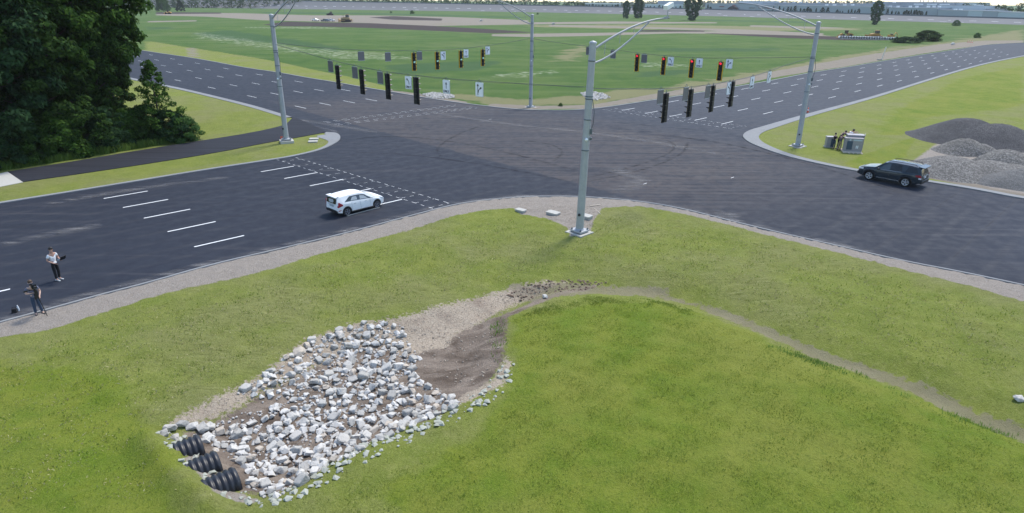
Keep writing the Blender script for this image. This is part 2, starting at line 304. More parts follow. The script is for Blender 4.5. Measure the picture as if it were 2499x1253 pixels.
# ------------------------------------------------------------------ mesh builder
class MB:
    def __init__(s): s.v = []; s.f = []; s.mi = []; s.sm = []
    def add(s, vs, fs, mi=0, smooth=False):
        o = len(s.v); s.v += [tuple(v) for v in vs]
        for f in fs: s.f.append([o + i for i in f]); s.mi.append(mi); s.sm.append(smooth)
        return s
    def box(s, c, d, mi=0, rz=0.0, rx=0.0, ry=0.0, taper=1.0):
        m = Matrix.Rotation(rz, 3, 'Z') @ Matrix.Rotation(ry, 3, 'Y') @ Matrix.Rotation(rx, 3, 'X'); c = Vector(c); vs = []
        for z in (-.5, .5):
            t = taper if z > 0 else 1
            for x, y in ((-.5, -.5), (.5, -.5), (.5, .5), (-.5, .5)): vs.append(c + m @ Vector((x * d[0] * t, y * d[1] * t, z * d[2])))
        return s.add(vs, [(3, 2, 1, 0), (4, 5, 6, 7), (0, 1, 5, 4), (1, 2, 6, 5), (2, 3, 7, 6), (3, 0, 4, 7)], mi)
    def tube(s, pts, r, n=8, mi=0, cap=True, smooth=True):
        pts = [Vector(p) for p in pts]; r = r if isinstance(r, (list, tuple)) else [r] * len(pts); vs = []; up = None
        for i, p in enumerate(pts):
            t = (pts[min(i + 1, len(pts) - 1)] - pts[max(i - 1, 0)]).normalized()
            if up is None: up = Vector((0, 0, 1)) if abs(t.z) < .9 else Vector((1, 0, 0))
            a = t.cross(up).normalized(); b_ = a.cross(t).normalized(); up = b_
            for k in range(n):
                th = 2 * math.pi * k / n; vs.append(p + (a * math.cos(th) + b_ * math.sin(th)) * r[i])
        fs = [(i * n + k, i * n + (k + 1) % n, (i + 1) * n + (k + 1) % n, (i + 1) * n + k) for i in range(len(pts) - 1) for k in range(n)]
        s.add(vs, fs, mi, smooth)
        if cap: s.add(vs[:n], [tuple(range(n))], mi); s.add(vs[-n:], [tuple(reversed(range(n)))], mi)
        return s
    def lathe(s, prof, c=(0, 0, 0), axis='Z', n=24, mi=0, smooth=True):
        vs = []; c = Vector(c)
        for r_, h in prof:
            for k in range(n):
                th = 2 * math.pi * k / n; a, b_ = r_ * math.cos(th), r_ * math.sin(th)
                vs.append(c + Vector({'Z': (a, b_, h), 'Y': (a, h, b_), 'X': (h, a, b_)}[axis]))
        fs = [(i * n + k, i * n + (k + 1) % n, (i + 1) * n + (k + 1) % n, (i + 1) * n + k) for i in range(len(prof) - 1) for k in range(n)]
        return s.add(vs, fs, mi, smooth)
    def ell(s, c, r, n=10, m=7, mi=0):
        c = Vector(c); vs = [c + Vector((r[0] * math.sin(math.pi * i / m) * math.cos(2 * math.pi * k / n), r[1] * math.sin(math.pi * i / m) * math.sin(2 * math.pi * k / n), r[2] * math.cos(math.pi * i / m))) for i in range(m + 1) for k in range(n)]
        return s.add(vs, [(i * n + k, (i + 1) * n + k, (i + 1) * n + (k + 1) % n, i * n + (k + 1) % n) for i in range(m) for k in range(n)], mi, True)
    def prism(s, poly, o, ax, ay, an, t, mi=0, side=None):
        """flat outline in the (ax, ay) plane at o, thickness t along an"""
        o, ax, ay, an = Vector(o), Vector(ax), Vector(ay), Vector(an); n = len(poly)
        a = [o + ax * p[0] + ay * p[1] for p in poly]; b_ = [p + an * t for p in a]
        tri = tessellate_polygon([[Vector((p[0], p[1], 0)) for p in poly]])
        s.add(b_, [tuple(q) for q in tri], mi); s.add(a, [tuple(reversed(q)) for q in tri], mi)
        return s.add(a + b_, [(i, (i + 1) % n, n + (i + 1) % n, n + i) for i in range(n)], mi if side is None else side)
    def build(s, name, mats, parent=None, loc=None):
        me = bpy.data.meshes.new(name); me.from_pydata([tuple(v) for v in s.v], [], s.f)
        for m in (mats if isinstance(mats, (list, tuple)) else [mats]): me.materials.append(M[m] if isinstance(m, str) else m)
        me.polygons.foreach_set('material_index', s.mi); me.polygons.foreach_set('use_smooth', s.sm); me.update()
        o = bpy.data.objects.new(name, me); COL.objects.link(o)
        if parent: o.parent = parent
        if loc is not None: o.location = loc
        return o
def fix_normals(o):
    bm = bmesh.new(); bm.from_mesh(o.data); bmesh.ops.recalc_face_normals(bm, faces=bm.faces); bm.to_mesh(o.data); bm.free(); return o
def tag(o, label=None, cat=None, group=None, kind=None):
    if label: o['label'] = label
    if cat: o['category'] = cat
    if group: o['group'] = group
    if kind: o['kind'] = kind
    return o
def thing(name, label, cat, loc=(0, 0, 0), rz=0.0, group=None):
    o = bpy.data.objects.new(name, None); COL.objects.link(o); o.location = loc; o.rotation_euler = (0, 0, rz); o.empty_display_size = .3
    return tag(o, label, cat, group)
KIDS = {}
def kids(o): return [c for c in bpy.data.objects if c.parent == o]
def copy_tree(o, parent=None, depth=0):
    c = o.copy(); COL.objects.link(c); c.parent = parent
    for ch in kids(o): copy_tree(ch, c, depth + 1)
    return c
def sheet(name, pts, mat, z=0.0, skirt=.15, kind='structure'):
    """a flat paved area from its outline, with a vertical edge going down into the ground"""
    P = [Vector((p[0], p[1], z)) for p in pts]; mb = MB(); tri = tessellate_polygon([P]); n = len(P)
    fs = []
    for t in tri:
        a, b_, c = (P[i] for i in t); fs.append(t if (b_ - a).cross(c - a).z > 0 else (t[2], t[1], t[0]))
    mb.add(P, fs); mb.add(P + [p - Vector((0, 0, skirt)) for p in P], [(i, (i + 1) % n, n + (i + 1) % n, n + i) for i in range(n)])
    o = mb.build(name, mat); o['kind'] = kind; return o
def smooth_line(P, it=2):
    P = [Vector(p) for p in P]
    for _ in range(it):
        Q = [P[0]]
        for a, b_ in zip(P, P[1:]): Q += [a * .75 + b_ * .25, a * .25 + b_ * .75]
        P = Q + [P[-1]]
    return P
def extend(P, n0, n1):
    """carry a line on straight beyond both measured ends"""
    P = [Vector(p) for p in P]; a = (P[0] - P[min(3, len(P) - 1)]).normalized(); b_ = (P[-1] - P[-min(4, len(P))]).normalized()
    return ([P[0] + a * n0] if n0 else []) + P + ([P[-1] + b_ * n1] if n1 else [])
def offset_line(P, d):
    Q = []
    for i, p in enumerate(P):
        t = (P[min(i + 1, len(P) - 1)] - P[max(i - 1, 0)]).normalized(); Q.append(p + Vector((-t.y, t.x, 0)) * (d if not callable(d) else d(i / (len(P) - 1))))
    return Q
# ------------------------------------------------------------------ setting: roads
dA = Vector((ca, sa, 0)); 
near_px = [(0, 786), (112, 756), (256, 716), (360, 690), (520, 644), (680, 608), (840, 570), (1000, 527), (1107, 499), (1178, 489), (1262, 481), (1340, 479), (1409, 480), (1472, 483), (1577, 493), (1674, 511), (1760, 533), (1894, 566), (2050, 601), (2200, 636), (2350, 664), (2499, 696)]
right_px = [(2499, 488), (2379, 464), (2259, 445), (2099, 421), (2005, 403), (1915, 382), (1855, 361), (1822, 346), (1810, 332), (1825, 320), (1861, 310), (1954, 283), (2073, 252), (2151, 230), (2255, 197), (2359, 166), (2421, 151), (2499, 136)]
far_px = [(2499, 105), (2403, 110), (2343, 121), (2255, 134), (2151, 151), (2058, 167), (1975, 179), (1900, 195), (1780, 216), (1630, 240), (1510, 259), (1450, 267), (1380, 271), (1300, 270), (1245, 267), (1140, 255), (1050, 242), (984, 230), (885, 214), (831, 204), (750, 191), (675, 177), (600, 167), (483, 144), (356, 126)]
west_px = [(356, 199), (417, 211), (460, 220), (536, 238), (613, 257), (651, 268), (700, 283), (712, 287)]
left_px = [(797, 324), (822, 325), (832, 334), (828, 345), (803, 359), (774, 370), (717, 383), (669, 391), (498, 417), (360, 440), (140, 476), (0, 498)]
near = smooth_line(extend(GP(near_px), 60, 80)); right = smooth_line(extend(GP(right_px), 60, 0)); far = smooth_line(extend(GP(far_px), 0, 200)); west = smooth_line(extend(GP(west_px), 200, 0)); left = smooth_line(extend(GP(left_px), 0, 60))
# the far east end of the road curves away to the right
e_r = [G(2620, 118), G(2900, 96)]; e_f = [G(2900, 84), G(2620, 99)]
road_poly = near + right + e_r + e_f + far + west + [G(716, 291), G(760, 306), G(790, 320)] + left
sheet('road', road_poly, 'asphalt', 0.0, .1)
# footpath
pf = [(715, 288), (703, 301), (689, 309), (613, 326), (479, 347), (345, 368), (191, 394), (19, 421)]; pn = [(56, 446), (230, 421), (383, 398), (536, 373), (651, 350), (717, 339), (784, 326.5), (797, 324.5), (775, 312), (740, 297)]
sheet('path', smooth_line(GP(pf), 1) + smooth_line(GP(pn), 1), 'path', .075, .2)
sheet('pavement', GP([(-120, 449), (20, 421), (57, 446.5), (-60, 470)]), 'concrete_pale', .06, .2)
# kerbs and concrete edge strips
def strip(name, line, w, z=.07, mat='kerb'):
    a = [Vector(p) for p in line]; b_ = offset_line(a, w); mb = MB(); n = len(a)
    V = []
    for p, q in zip(a, b_): V += [(p.x, p.y, -.08), (p.x, p.y, z), (q.x, q.y, z - .01), (q.x, q.y, -.12)]
    mb.add(V, [(4 * i + k, 4 * i + 4 + k, 4 * i + 5 + k, 4 * i + 1 + k) for i in range(n - 1) for k in range(3)])
    return tag(mb.build(name, mat), kind='structure')
strip('kerb', near, -.13, .045)
strip('kerb', right[2:], lambda t: -(.75 + .95 * math.exp(-((t - .5) / .16) ** 2)), .08)
strip('kerb', far, -.40, .07)
strip('kerb', west, -.95, .07)
strip('kerb', left, lambda t: -(.45 + 2.0 * math.exp(-((t - .16) / .10) ** 2)), .07)
# ------------------------------------------------------------------ road markings
mk = MB()
def dash(a, b_, w=.13, z=.004):
    a, b_ = Vector((a[0], a[1], z)), Vector((b_[0], b_[1], z)); t = (b_ - a).normalized(); n = Vector((-t.y, t.x, 0)) * w / 2
    mk.add([a - n, b_ - n, b_ + n, a + n], [(0, 1, 2, 3)])
for (p, q) in (((253, 485), (717, 406)), ((300, 507), (775, 421.5)), ((351, 533), (838, 438)), ((409, 566), (905, 461)), ((474, 603), (981, 487))):
    a, e = G(*p), G(*q); t = (e - a).normalized()
    for k in range(-4, 2):
        s0 = a + t * (12.19 * k) if k < 1 else e - t * 3.05
        dash(s0, s0 + t * 3.05)
z4 = lambda x, y: (1850 + x / 3.851, y / 3.851)
for p, q, k in (((1760, 303.6), z4(1981, 604), 11), ((1695, 294.2), z4(1935, 570), 12), ((1634, 285), z4(1888, 538), 12), ((1574, 277.6), z4(1650, 551), 11), ((1517.6, 270), z4(1515, 546), 11)):
    a, e = G(*p), G(*q); L = (e - a).length; t = (e - a).normalized(); n = round(L / 11.7); st = L / n
    for i in range(n + 5):
        s0 = a + t * st * i; dash(s0, s0 + t * 3.05, .11)
for p, q, k in (((426, 195), (719.5, 259), 3), ((405, 175), (779.4, 251.6), 4), ((455.8, 171.6), (838, 246.3), 4), ((434, 156.6), (892, 241.6), 5), ((416, 143.2), (831, 218.3), 5)):
    a, e = G(*p), G(*q); st = (e - a) / k; t = st.normalized()
    for i in range(-9, k + 1): dash(a + st * i, a + st * i + t * 3.05, .11)
def dotted(p, q, on=.5, off=.5, w=.04):
    a, e = G(*p), G(*q); L = (e - a).length; t = (e - a).normalized(); s = 0
    while s < L:
        m = on * rnd.uniform(.7, 1.15); dash(a + t * s, a + t * min(s + m, L), w * rnd.uniform(.8, 1.2), .005); s += m + off
la, lb = ((676, 390), (1058, 510)), ((722, 385), (1105, 499))
dotted(*la); dotted(*lb)
for i in range(11):
    t = (i + .35) / 10.6; dotted(tuple(la[0][k] + (la[1][k] - la[0][k]) * t for k in (0, 1)), tuple(lb[0][k] + (lb[1][k] - lb[0][k]) * t for k in (0, 1)), .4, .4, .035)
ra, rb = ((1470, 267.5), (1786, 315)), ((1500, 264.5), (1822, 309))
dotted(*ra); dotted(*rb)
for i in range(11):
    t = (i + .3) / 10.6; dotted(tuple(ra[0][k] + (ra[1][k] - ra[0][k]) * t for k in (0, 1)), tuple(rb[0][k] + (rb[1][k] - rb[0][k]) * t for k in (0, 1)), .4, .5, .035)
for p, q in (((789, 298), (1112, 256.5)), ((797, 299.8), (1118, 258)), ((816, 304), (1152, 262)), ((824, 306), (1164, 264))): dotted(p, q, .8, .6, .05)
for p in ((1193, 292), (1784, 435), (1570, 450)): a = G(*p); dash(a, a + dA * .5, .06)
tag(mk.build('road_marking', 'marking'), kind='structure')
# tyre arcs and pale scuffs worn into the junction
def scuff_mat(name, c, amt, st):
    b = NB(name); n = b.noise(1, 5, .7, stretch=st, rot=-AZA); f = b.noise(14, 3, .7); a = b.ramp(b.math('ADD', b.math('MULTIPLY', n, .7), b.math('MULTIPLY', f, .3)), .42, .68, 0, amt)
    b.fin(c, .95, 0, .2); b.set(b.p.inputs['Alpha'], b.math('MULTIPLY', a, b.attr('fade'))); return b.m
M['tyre_mark'] = scuff_mat('tyre_mark', (.010, .010, .014), .85, (.5, 2, 1)); M['dust'] = scuff_mat('road_dust', (.30, .29, .28), .75, (.25, 2.2, 1))
def ribbon(name, line, w, mat, z):
    P = smooth_line(line, 3); a, m_, b_ = offset_line(P, w / 2), P, offset_line(P, -w / 2); V = []; fd = []
    for i, (p, q, r_) in enumerate(zip(a, m_, b_)):
        e = min(1, min(i, len(P) - 1 - i) / (len(P) * .2))
        V += [(p.x, p.y, z), (q.x, q.y, z), (r_.x, r_.y, z)]; fd += [0, e, 0]
    mb = MB(); mb.add(V, [(3 * i + k, 3 * i + 1 + k, 3 * i + 4 + k, 3 * i + 3 + k) for i in range(len(P) - 1) for k in (0, 1)])
    o = mb.build(name, mat); at = o.data.attributes.new('fade', 'FLOAT', 'POINT'); at.data.foreach_set('value', fd); o['kind'] = 'structure'; return o
for i, (l, w) in enumerate((([(1410, 440), (1540, 410), (1640, 375), (1650, 350), (1600, 335)], .5), ([(1400, 450), (1560, 420), (1668, 378), (1680, 345)], .5), ([(1080, 385), (1060, 365), (1110, 330), (1180, 305)], .5), ([(1350, 395), (1380, 370), (1340, 350), (1250, 340)], .5),
    ([(820, 345), (950, 330), (1150, 350), (1420, 420)], .6), ([(860, 372), (1010, 378), (1200, 405), (1400, 445)], .6), ([(1600, 330), (1750, 345), (1960, 395), (2200, 470)], .6), ([(1500, 300), (1650, 312), (1800, 330), (1830, 345)], .5))):
    ribbon('tyre_mark', GP(l), w, 'tyre_mark', .006 + i * .0006)
for i, (l, w) in enumerate((([(720, 292), (790, 302), (850, 312), (930, 325)], 1.8), ([(-60, 795), (112, 750), (260, 708), (420, 668), (560, 628)], 1.1), ([(560, 632), (700, 598), (850, 562), (1000, 522), (1100, 496)], .7), ([(1100, 497), (1178, 487), (1262, 479), (1380, 477), (1470, 481)], .7),
    ([(1470, 481), (1577, 491), (1700, 515), (1900, 564), (2200, 632)], .8), ([(1495, 405), (1520, 425), (1575, 440), (1540, 455), (1500, 470)], 2.2), ([(1740, 520), (1780, 524), (1800, 532)], 1.6), ([(90, 505), (230, 478), (400, 452), (560, 432)], 1.4), ([(0, 598), (110, 575), (250, 548)], 1.6),
    ([(720, 300), (800, 316), (826, 324)], .8), ([(1000, 265), (1200, 300), (1500, 330), (1800, 385)], 1.5))):
    ribbon('road_dust', GP(l), w, 'dust', .012 + i * .0006)
# ------------------------------------------------------------------ setting: terrain
basin_px = [(392, 1045), (440, 1015), (560, 952), (640, 908), (712, 850), (745, 826), (850, 788), (960, 772), (1060, 745), (1180, 718), (1265, 688), (1400, 682), (1470, 690), (1440, 705), (1330, 728), (1240, 770), (1228, 830), (1225, 890), (1180, 950), (1090, 1010), (980, 1060), (880, 1100), (800, 1150), (720, 1200), (640, 1218), (570, 1195), (510, 1140), (440, 1085)]
basin = GP(basin_px, -.25)
swale = smooth_line(GP([(1400, 694), (1500, 697), (1590, 702), (1700, 730), (1800, 770), (1950, 832), (2100, 888), (2250, 935), (2400, 1005), (2499, 1045)], -.3), 2); swale = extend(swale, 0, 25)
CULV = [(493, 1092), (535, 1133), (581, 1174)]; CZ = -.52; _a, _b = G(545, 1115), G(760, 1040)
azc = math.atan2(_b.y - _a.y, _b.x - _a.x) + .10; CL = 1.25
berm = [(G(px, py, CZ).x - (CL + .12) * math.cos(azc), G(px, py, CZ).y - (CL + .12) * math.sin(azc)) for px, py in CULV]
_d = ((berm[1][0] - berm[0][0]) * .8, (berm[1][1] - berm[0][1]) * .8); berm = [(berm[0][0] - _d[0], berm[0][1] - _d[1])] + berm + [(berm[2][0] + _d[0], berm[2][1] + _d[1])]
near_side = [(p.x, p.y) for p in near] + [(140, -40), (-140, -40)]
def terrain(X, Y):
    X = np.asarray(X, float); Y = np.asarray(Y, float); shp = X.shape; X = X.ravel(); Y = Y.ravel()
    dr = sdf(X, Y, road_poly)
    rise = 0.5 + .012 * np.clip(Y - 60, 0, None)
    z = -.06 + .085 * sstep(-.04, np.where(Y < 60, .28, rise), -dr)
    nearz = (Y < 60) & (Y > -10)
    if nearz.any():
        x, y = X[nearz], Y[nearz]; s = sdf(x, y, basin)
        dz = -.66 * sstep(-.7, 2.1, s)
        d2 = seg_dist(x, y, [(p.x, p.y) for p in swale], False); dz2 = -.42 * np.exp(-(d2 / 1.3) ** 2); d3 = seg_dist(x, y, berm, False)
        away = sstep(.6, 5.0, -dr[nearz]) * inside(x, y, near_side)
        und = .10 * np.sin(x * .55 + 1.3 * np.sin(y * .4)) * np.sin(y * .62 + .8) + .035 * np.sin(x * 2.1 + y * 1.3) * np.sin(y * 2.7 - x * .6)
        fall = -.25 * np.exp(-(np.minimum(np.maximum(-s, 0), d2) / 4.0) ** 2)
        z[nearz] += np.minimum(dz, dz2) + away * (und + fall) + .50 * np.exp(-(d3 / .50) ** 2)
    z = z + sstep(110, 300, Y) * .0
    return z.reshape(shp)
def tz(x, y): return float(terrain(np.array([x]), np.array([y]))[0])
def H(px, py):
    """a measured point on the uneven ground: follow its sight line down to the terrain"""
    z = 0.0
    for _ in range(12):
        p = G(px, py, z); z = z * .4 + .6 * tz(p.x, p.y)
    return G(px, py, z)
def axis_pts(lo, hi, fine_lo, fine_hi, f, g, big, hold):
    a = list(np.arange(fine_lo, fine_hi, f)); 
    for sgn, start, end in ((1, a[-1], hi), (-1, a[0], lo)):
        x, st, o = start, f, []
        while abs(x) < abs(end) and (x - end) * sgn < 0:
            st = min(st * g, big) if abs(x) < hold else st * 1.2
            x += sgn * st; o.append(x)
        a = a + o if sgn > 0 else o[::-1] + a
    return np.array(a)
xs = axis_pts(-7000, 7000, -34, 46, .26, 1.05, 2.6, 430)
ys = [13.0]
while ys[-1] < 62: ys.append(ys[-1] + .26)
while ys[-1] < 1100: ys.append(ys[-1] + max(.3, .0115 * ys[-1] * (1 if ys[-1] > 90 else .5)))
st = 20
while ys[-1] < 9000: ys.append(ys[-1] + st); st *= 1.25
ys = np.array([-400, -150, -60, -30, -15, -6, 0, 3, 5, 7, 8.5, 10, 11, 12] + ys)
GX, GY = np.meshgrid(xs, ys); nx, ny = len(xs), len(ys); X, Y = GX.ravel(), GY.ravel()
Z = terrain(X, Y)
jz = (Y > 11) & (Y < 64)
jz &= inside(X, Y, near_side); Z[jz] += nrng.normal(0, .026, jz.sum())
Zg = Z.reshape(ny, nx)
def tz(x, y):
    i = min(max(int(np.searchsorted(xs, x)) - 1, 0), nx - 2); j = min(max(int(np.searchsorted(ys, y)) - 1, 0), ny - 2)
    a = (x - xs[i]) / (xs[i + 1] - xs[i]); b = (y - ys[j]) / (ys[j + 1] - ys[j])
    return float((Zg[j, i] * (1 - a) + Zg[j, i + 1] * a) * (1 - b) + (Zg[j + 1, i] * (1 - a) + Zg[j + 1, i + 1] * a) * b)
me = bpy.data.meshes.new('ground'); me.vertices.add(nx * ny); me.vertices.foreach_set('co', np.stack([X, Y, Z], 1).ravel())
idx = np.arange(nx * ny).reshape(ny, nx); q = np.stack([idx[:-1, :-1], idx[:-1, 1:], idx[1:, 1:], idx[1:, :-1]], -1).reshape(-1, 4)
me.loops.add(q.size); me.loops.foreach_set('vertex_index', q.ravel().astype(np.int32)); me.polygons.add(len(q)); me.polygons.foreach_set('loop_start', (np.arange(len(q)) * 4).astype(np.int32)); me.polygons.foreach_set('use_smooth', np.ones(len(q), bool)); me.update(calc_edges=True); me.validate()
me.materials.append(M['ground']); ground = bpy.data.objects.new('ground', me); COL.objects.link(ground); ground['kind'] = 'structure'
def mask(name, polys, soft=.8, z=0.0):
    v = np.zeros(X.shape)
    for pl in polys:
        s = soft
        if isinstance(pl, tuple): pl, s = pl
        P = [p if isinstance(p, Vector) else (H(p[0], p[1]) if z else G(p[0], p[1])) for p in pl]
        dist = sdf(X, Y, P)
        ss = s + .004 * np.clip(Y - 60, 0, None)
        v = np.maximum(v, np.clip(.5 + dist / (2 * ss), 0, 1))
    a = me.attributes.new(name, 'FLOAT', 'POINT'); a.data.foreach_set('value', v.astype(np.float32)); return v
vm = [(p.x, p.y) for p in far]
mead = [Vector((p.x, p.y, 0)) for p in far] + [Vector((-900, far[-1].y + 400, 0)), Vector((-6000, 1500, 0)), Vector((-6000, 9000, 0)), Vector((7000, 9000, 0)), Vector((7000, 400, 0)), G(2900, 84), G(2620, 99)]
mask('meadow', [(mead, .5)])
vv = me.attributes['meadow']; arr = np.zeros(len(X), np.float32); vv.data.foreach_get('value', arr)
band = [(356, 126), (483, 144), (600, 167), (750, 191), (885, 214), (960, 226), (945, 212), (850, 188), (760, 170), (680, 152), (600, 138), (470, 118), (356, 100)]
arr *= 1 - np.clip(.5 + sdf(X, Y, GP(band)) / 1.6, 0, 1); vv.data.foreach_set('value', arr)
mask('lush', [([(1240, 775), (1400, 745), (1560, 735), (1700, 760), (1900, 840), (2100, 920), (2300, 985), (2499, 1060), (2700, 1150), (2700, 1300), (2000, 1400), (1200, 1400), (900, 1230), (1150, 1060), (1250, 920)], 1.6), ([(-50, 880), (300, 900), (380, 1060), (520, 1250), (300, 1400), (-300, 1300)], 2.5), ([(2120, 330), (2230, 330), (2250, 290), (2499, 260), (2499, 160), (2350, 190), (2200, 260)], 3), ([(2060, 400), (2100, 380), (2240, 330), (2200, 400), (2090, 412)], 1)], z=1)
mask('deep', [([(950, 160), (1090, 152), (1210, 150), (1215, 166), (1100, 176), (960, 182)], 5), ([(470, 82), (560, 74), (680, 92), (830, 116), (820, 126), (640, 104), (520, 94)], 7.5), ([(360, 66), (420, 66), (420, 72), (360, 73)], 7.5), ([(640, 30), (900, 32), (1280, 42), (1280, 45), (900, 36), (640, 33)], 7.5), ([(1700, 48), (2000, 54), (2000, 57), (1700, 51)], 5), ([(1560, 176), (1640, 170), (1720, 172), (1640, 184), (1560, 188)], 5), ([(1600, 118), (1900, 118), (1900, 126), (1600, 126)], 7.5)])
mask('dry', [([(1310, 262), (1450, 258), (1510, 248), (1630, 228), (1780, 203), (1884, 180), (2058, 150), (2255, 112), (2150, 122), (2040, 140), (1880, 168), (1760, 190), (1620, 212), (1480, 225), (1300, 245), (1120, 232), (1080, 240), (1180, 255)], 5), ([(1360, 135), (1420, 110), (1440, 125), (1400, 150), (1360, 150)], 10), ([(1040, 57), (1290, 58), (1290, 60), (1040, 64)], 7.5), ([(2150, 118), (2300, 105), (2420, 84), (2499, 72), (2499, 100), (2350, 108), (2200, 128)], 10), ([(1290, 62), (1560, 60), (1900, 66), (2100, 70), (2100, 74), (1900, 76), (1560, 72), (1290, 66)], 12.5), ([(640, 40), (760, 40), (760, 52), (640, 48)], 10)])
mask('weed', [([(480, 78), (600, 96), (740, 118), (900, 128), (1000, 140), (990, 150), (860, 146), (740, 132), (600, 112), (480, 92)], 10), ([(1190, 182), (1360, 172), (1370, 182), (1200, 192)], 7.5), ([(1560, 150), (1680, 158), (1680, 164), (1560, 166)], 7.5), ([(600, 66), (760, 66), (860, 70), (760, 71), (600, 69)], 5)])
mask('tan', [([(1290, 83), (1500, 80), (1800, 76), (1990, 84), (2050, 92), (2050, 97), (1960, 94), (1800, 84), (1650, 82), (1420, 89), (1290, 91), (1200, 89), (1200, 84)], 1.0), ([(1060, 60), (1300, 55), (1500, 53), (1750, 55), (1750, 57.5), (1500, 58.5), (1300, 60), (1060, 64), (900, 60), (900, 57)], 1.0), ([(1340, 61), (1560, 66), (1800, 72), (2010, 82), (2010, 86), (1780, 77), (1560, 70), (1340, 65)], 1.0),
    ([(380, 35), (500, 31.5), (600, 33), (760, 38), (900, 38), (1100, 42), (1290, 50), (1290, 56), (1000, 60), (760, 53), (640, 50), (500, 41), (380, 38)], 3), ([(1830, 62), (2000, 66), (2070, 69), (2000, 71), (1830, 66)], 2), ([(360, 52), (480, 50), (480, 53), (360, 55)], 2), ([(455, 118), (478, 117), (487, 142), (460, 138)], .5),
    ([(1450, 265), (1510, 256), (1630, 237), (1780, 213), (1884, 191), (1975, 176), (2058, 164), (2151, 148), (2255, 131), (2343, 118), (2420, 108), (2499, 104), (2499, 99), (2400, 100), (2300, 108), (2140, 131), (2040, 148), (1960, 162), (1870, 178), (1770, 201), (1620, 226), (1500, 247), (1440, 258)], .7), ([(1180, 262), (1300, 268), (1440, 266), (1440, 257), (1320, 259), (1200, 254)], .6), ([(900, 216), (984, 229), (1140, 254), (1140, 249), (1000, 226)], .5),
    ([(2250, 434), (2300, 432), (2420, 452), (2520, 470), (2520, 488), (2400, 464)], .5)])
mask('earth', [([(640, 61), (700, 53), (760, 55), (900, 57), (1060, 64), (1200, 72), (1310, 80), (1200, 82), (1060, 76), (900, 69), (760, 65), (690, 65)], 1.0), ([(900, 43), (960, 40), (1080, 46), (1078, 51), (960, 49)], 1.0), ([(380, 30), (540, 31), (540, 34), (380, 35)], 1.0), ([(1560, 74), (1720, 75), (1720, 78), (1560, 78)], 1), ([(1700, 81), (2060, 90), (2200, 99), (2060, 99), (1900, 93)], .8)])
mask('gravel', [([(-100, 845), (0, 824), (104, 810), (200, 780), (360, 728), (520, 692), (680, 652), (800, 616), (1000, 562), (1100, 529), (1180, 513), (1250, 508), (1270, 524), (1330, 532), (1385, 556), (1390, 578), (1440, 572), (1446, 545), (1470, 508), (1560, 503), (1660, 521), (1760, 545), (1894, 580), (2050, 618), (2200, 656), (2350, 694), (2520, 742), (2900, 858), (2900, 786), (2520, 700), (2350, 662), (2200, 634), (2050, 599), (1894, 564), (1760, 531), (1674, 509), (1577, 491), (1472, 481), (1409, 478), (1262, 479), (1178, 487), (1107, 497), (1000, 525), (840, 568), (680, 606), (520, 642), (360, 688), (256, 714), (112, 754), (-100, 810)], .35), ([(1940, 350), (1958, 352), (1956, 364), (1936, 362)], .4),
    ([(2225, 395), (2300, 340), (2500, 330), (2600, 440), (2520, 478), (2420, 460), (2330, 432)], .8), ([(470, 1085), (560, 1195), (640, 1222), (610, 1232), (520, 1200), (450, 1120)], .25)], z=1)
mask('mud', [([(500, 1130), (440, 1060), (560, 1010), (700, 930), (790, 880), (900, 800), (980, 850), (1030, 850), (1140, 800), (1225, 770), (1300, 735), (1400, 705), (1470, 692), (1420, 712), (1330, 735), (1240, 775), (1230, 880), (1170, 960), (1080, 1010), (900, 1080), (760, 1160), (660, 1214), (560, 1192)], .55)], z=1)
mask('pale', [([(405, 1040), (440, 1012), (560, 955), (640, 915), (712, 858), (745, 832), (850, 792), (960, 776), (1060, 748), (1180, 722), (1265, 695), (1390, 690), (1330, 715), (1240, 752), (1180, 785), (1080, 830), (980, 840), (900, 850), (800, 880), (700, 930), (560, 1005), (480, 1040)], .75), ([(950, 800), (1060, 786), (1130, 795), (1090, 850), (1000, 868), (940, 855)], .6), ([(1120, 990), (1230, 940), (1250, 890), (1235, 870), (1200, 930), (1110, 975)], .45)], z=1)
silt = [offset_line(swale, lambda t: .30 + .40 * t), offset_line(swale, lambda t: -(.20 + .45 * t))[::-1]]
mask('silt', [(silt[0] + silt[1], .55), ([(1240, 700), (1400, 690), (1640, 700), (1640, 716), (1400, 722), (1300, 738)], .5)], z=1)
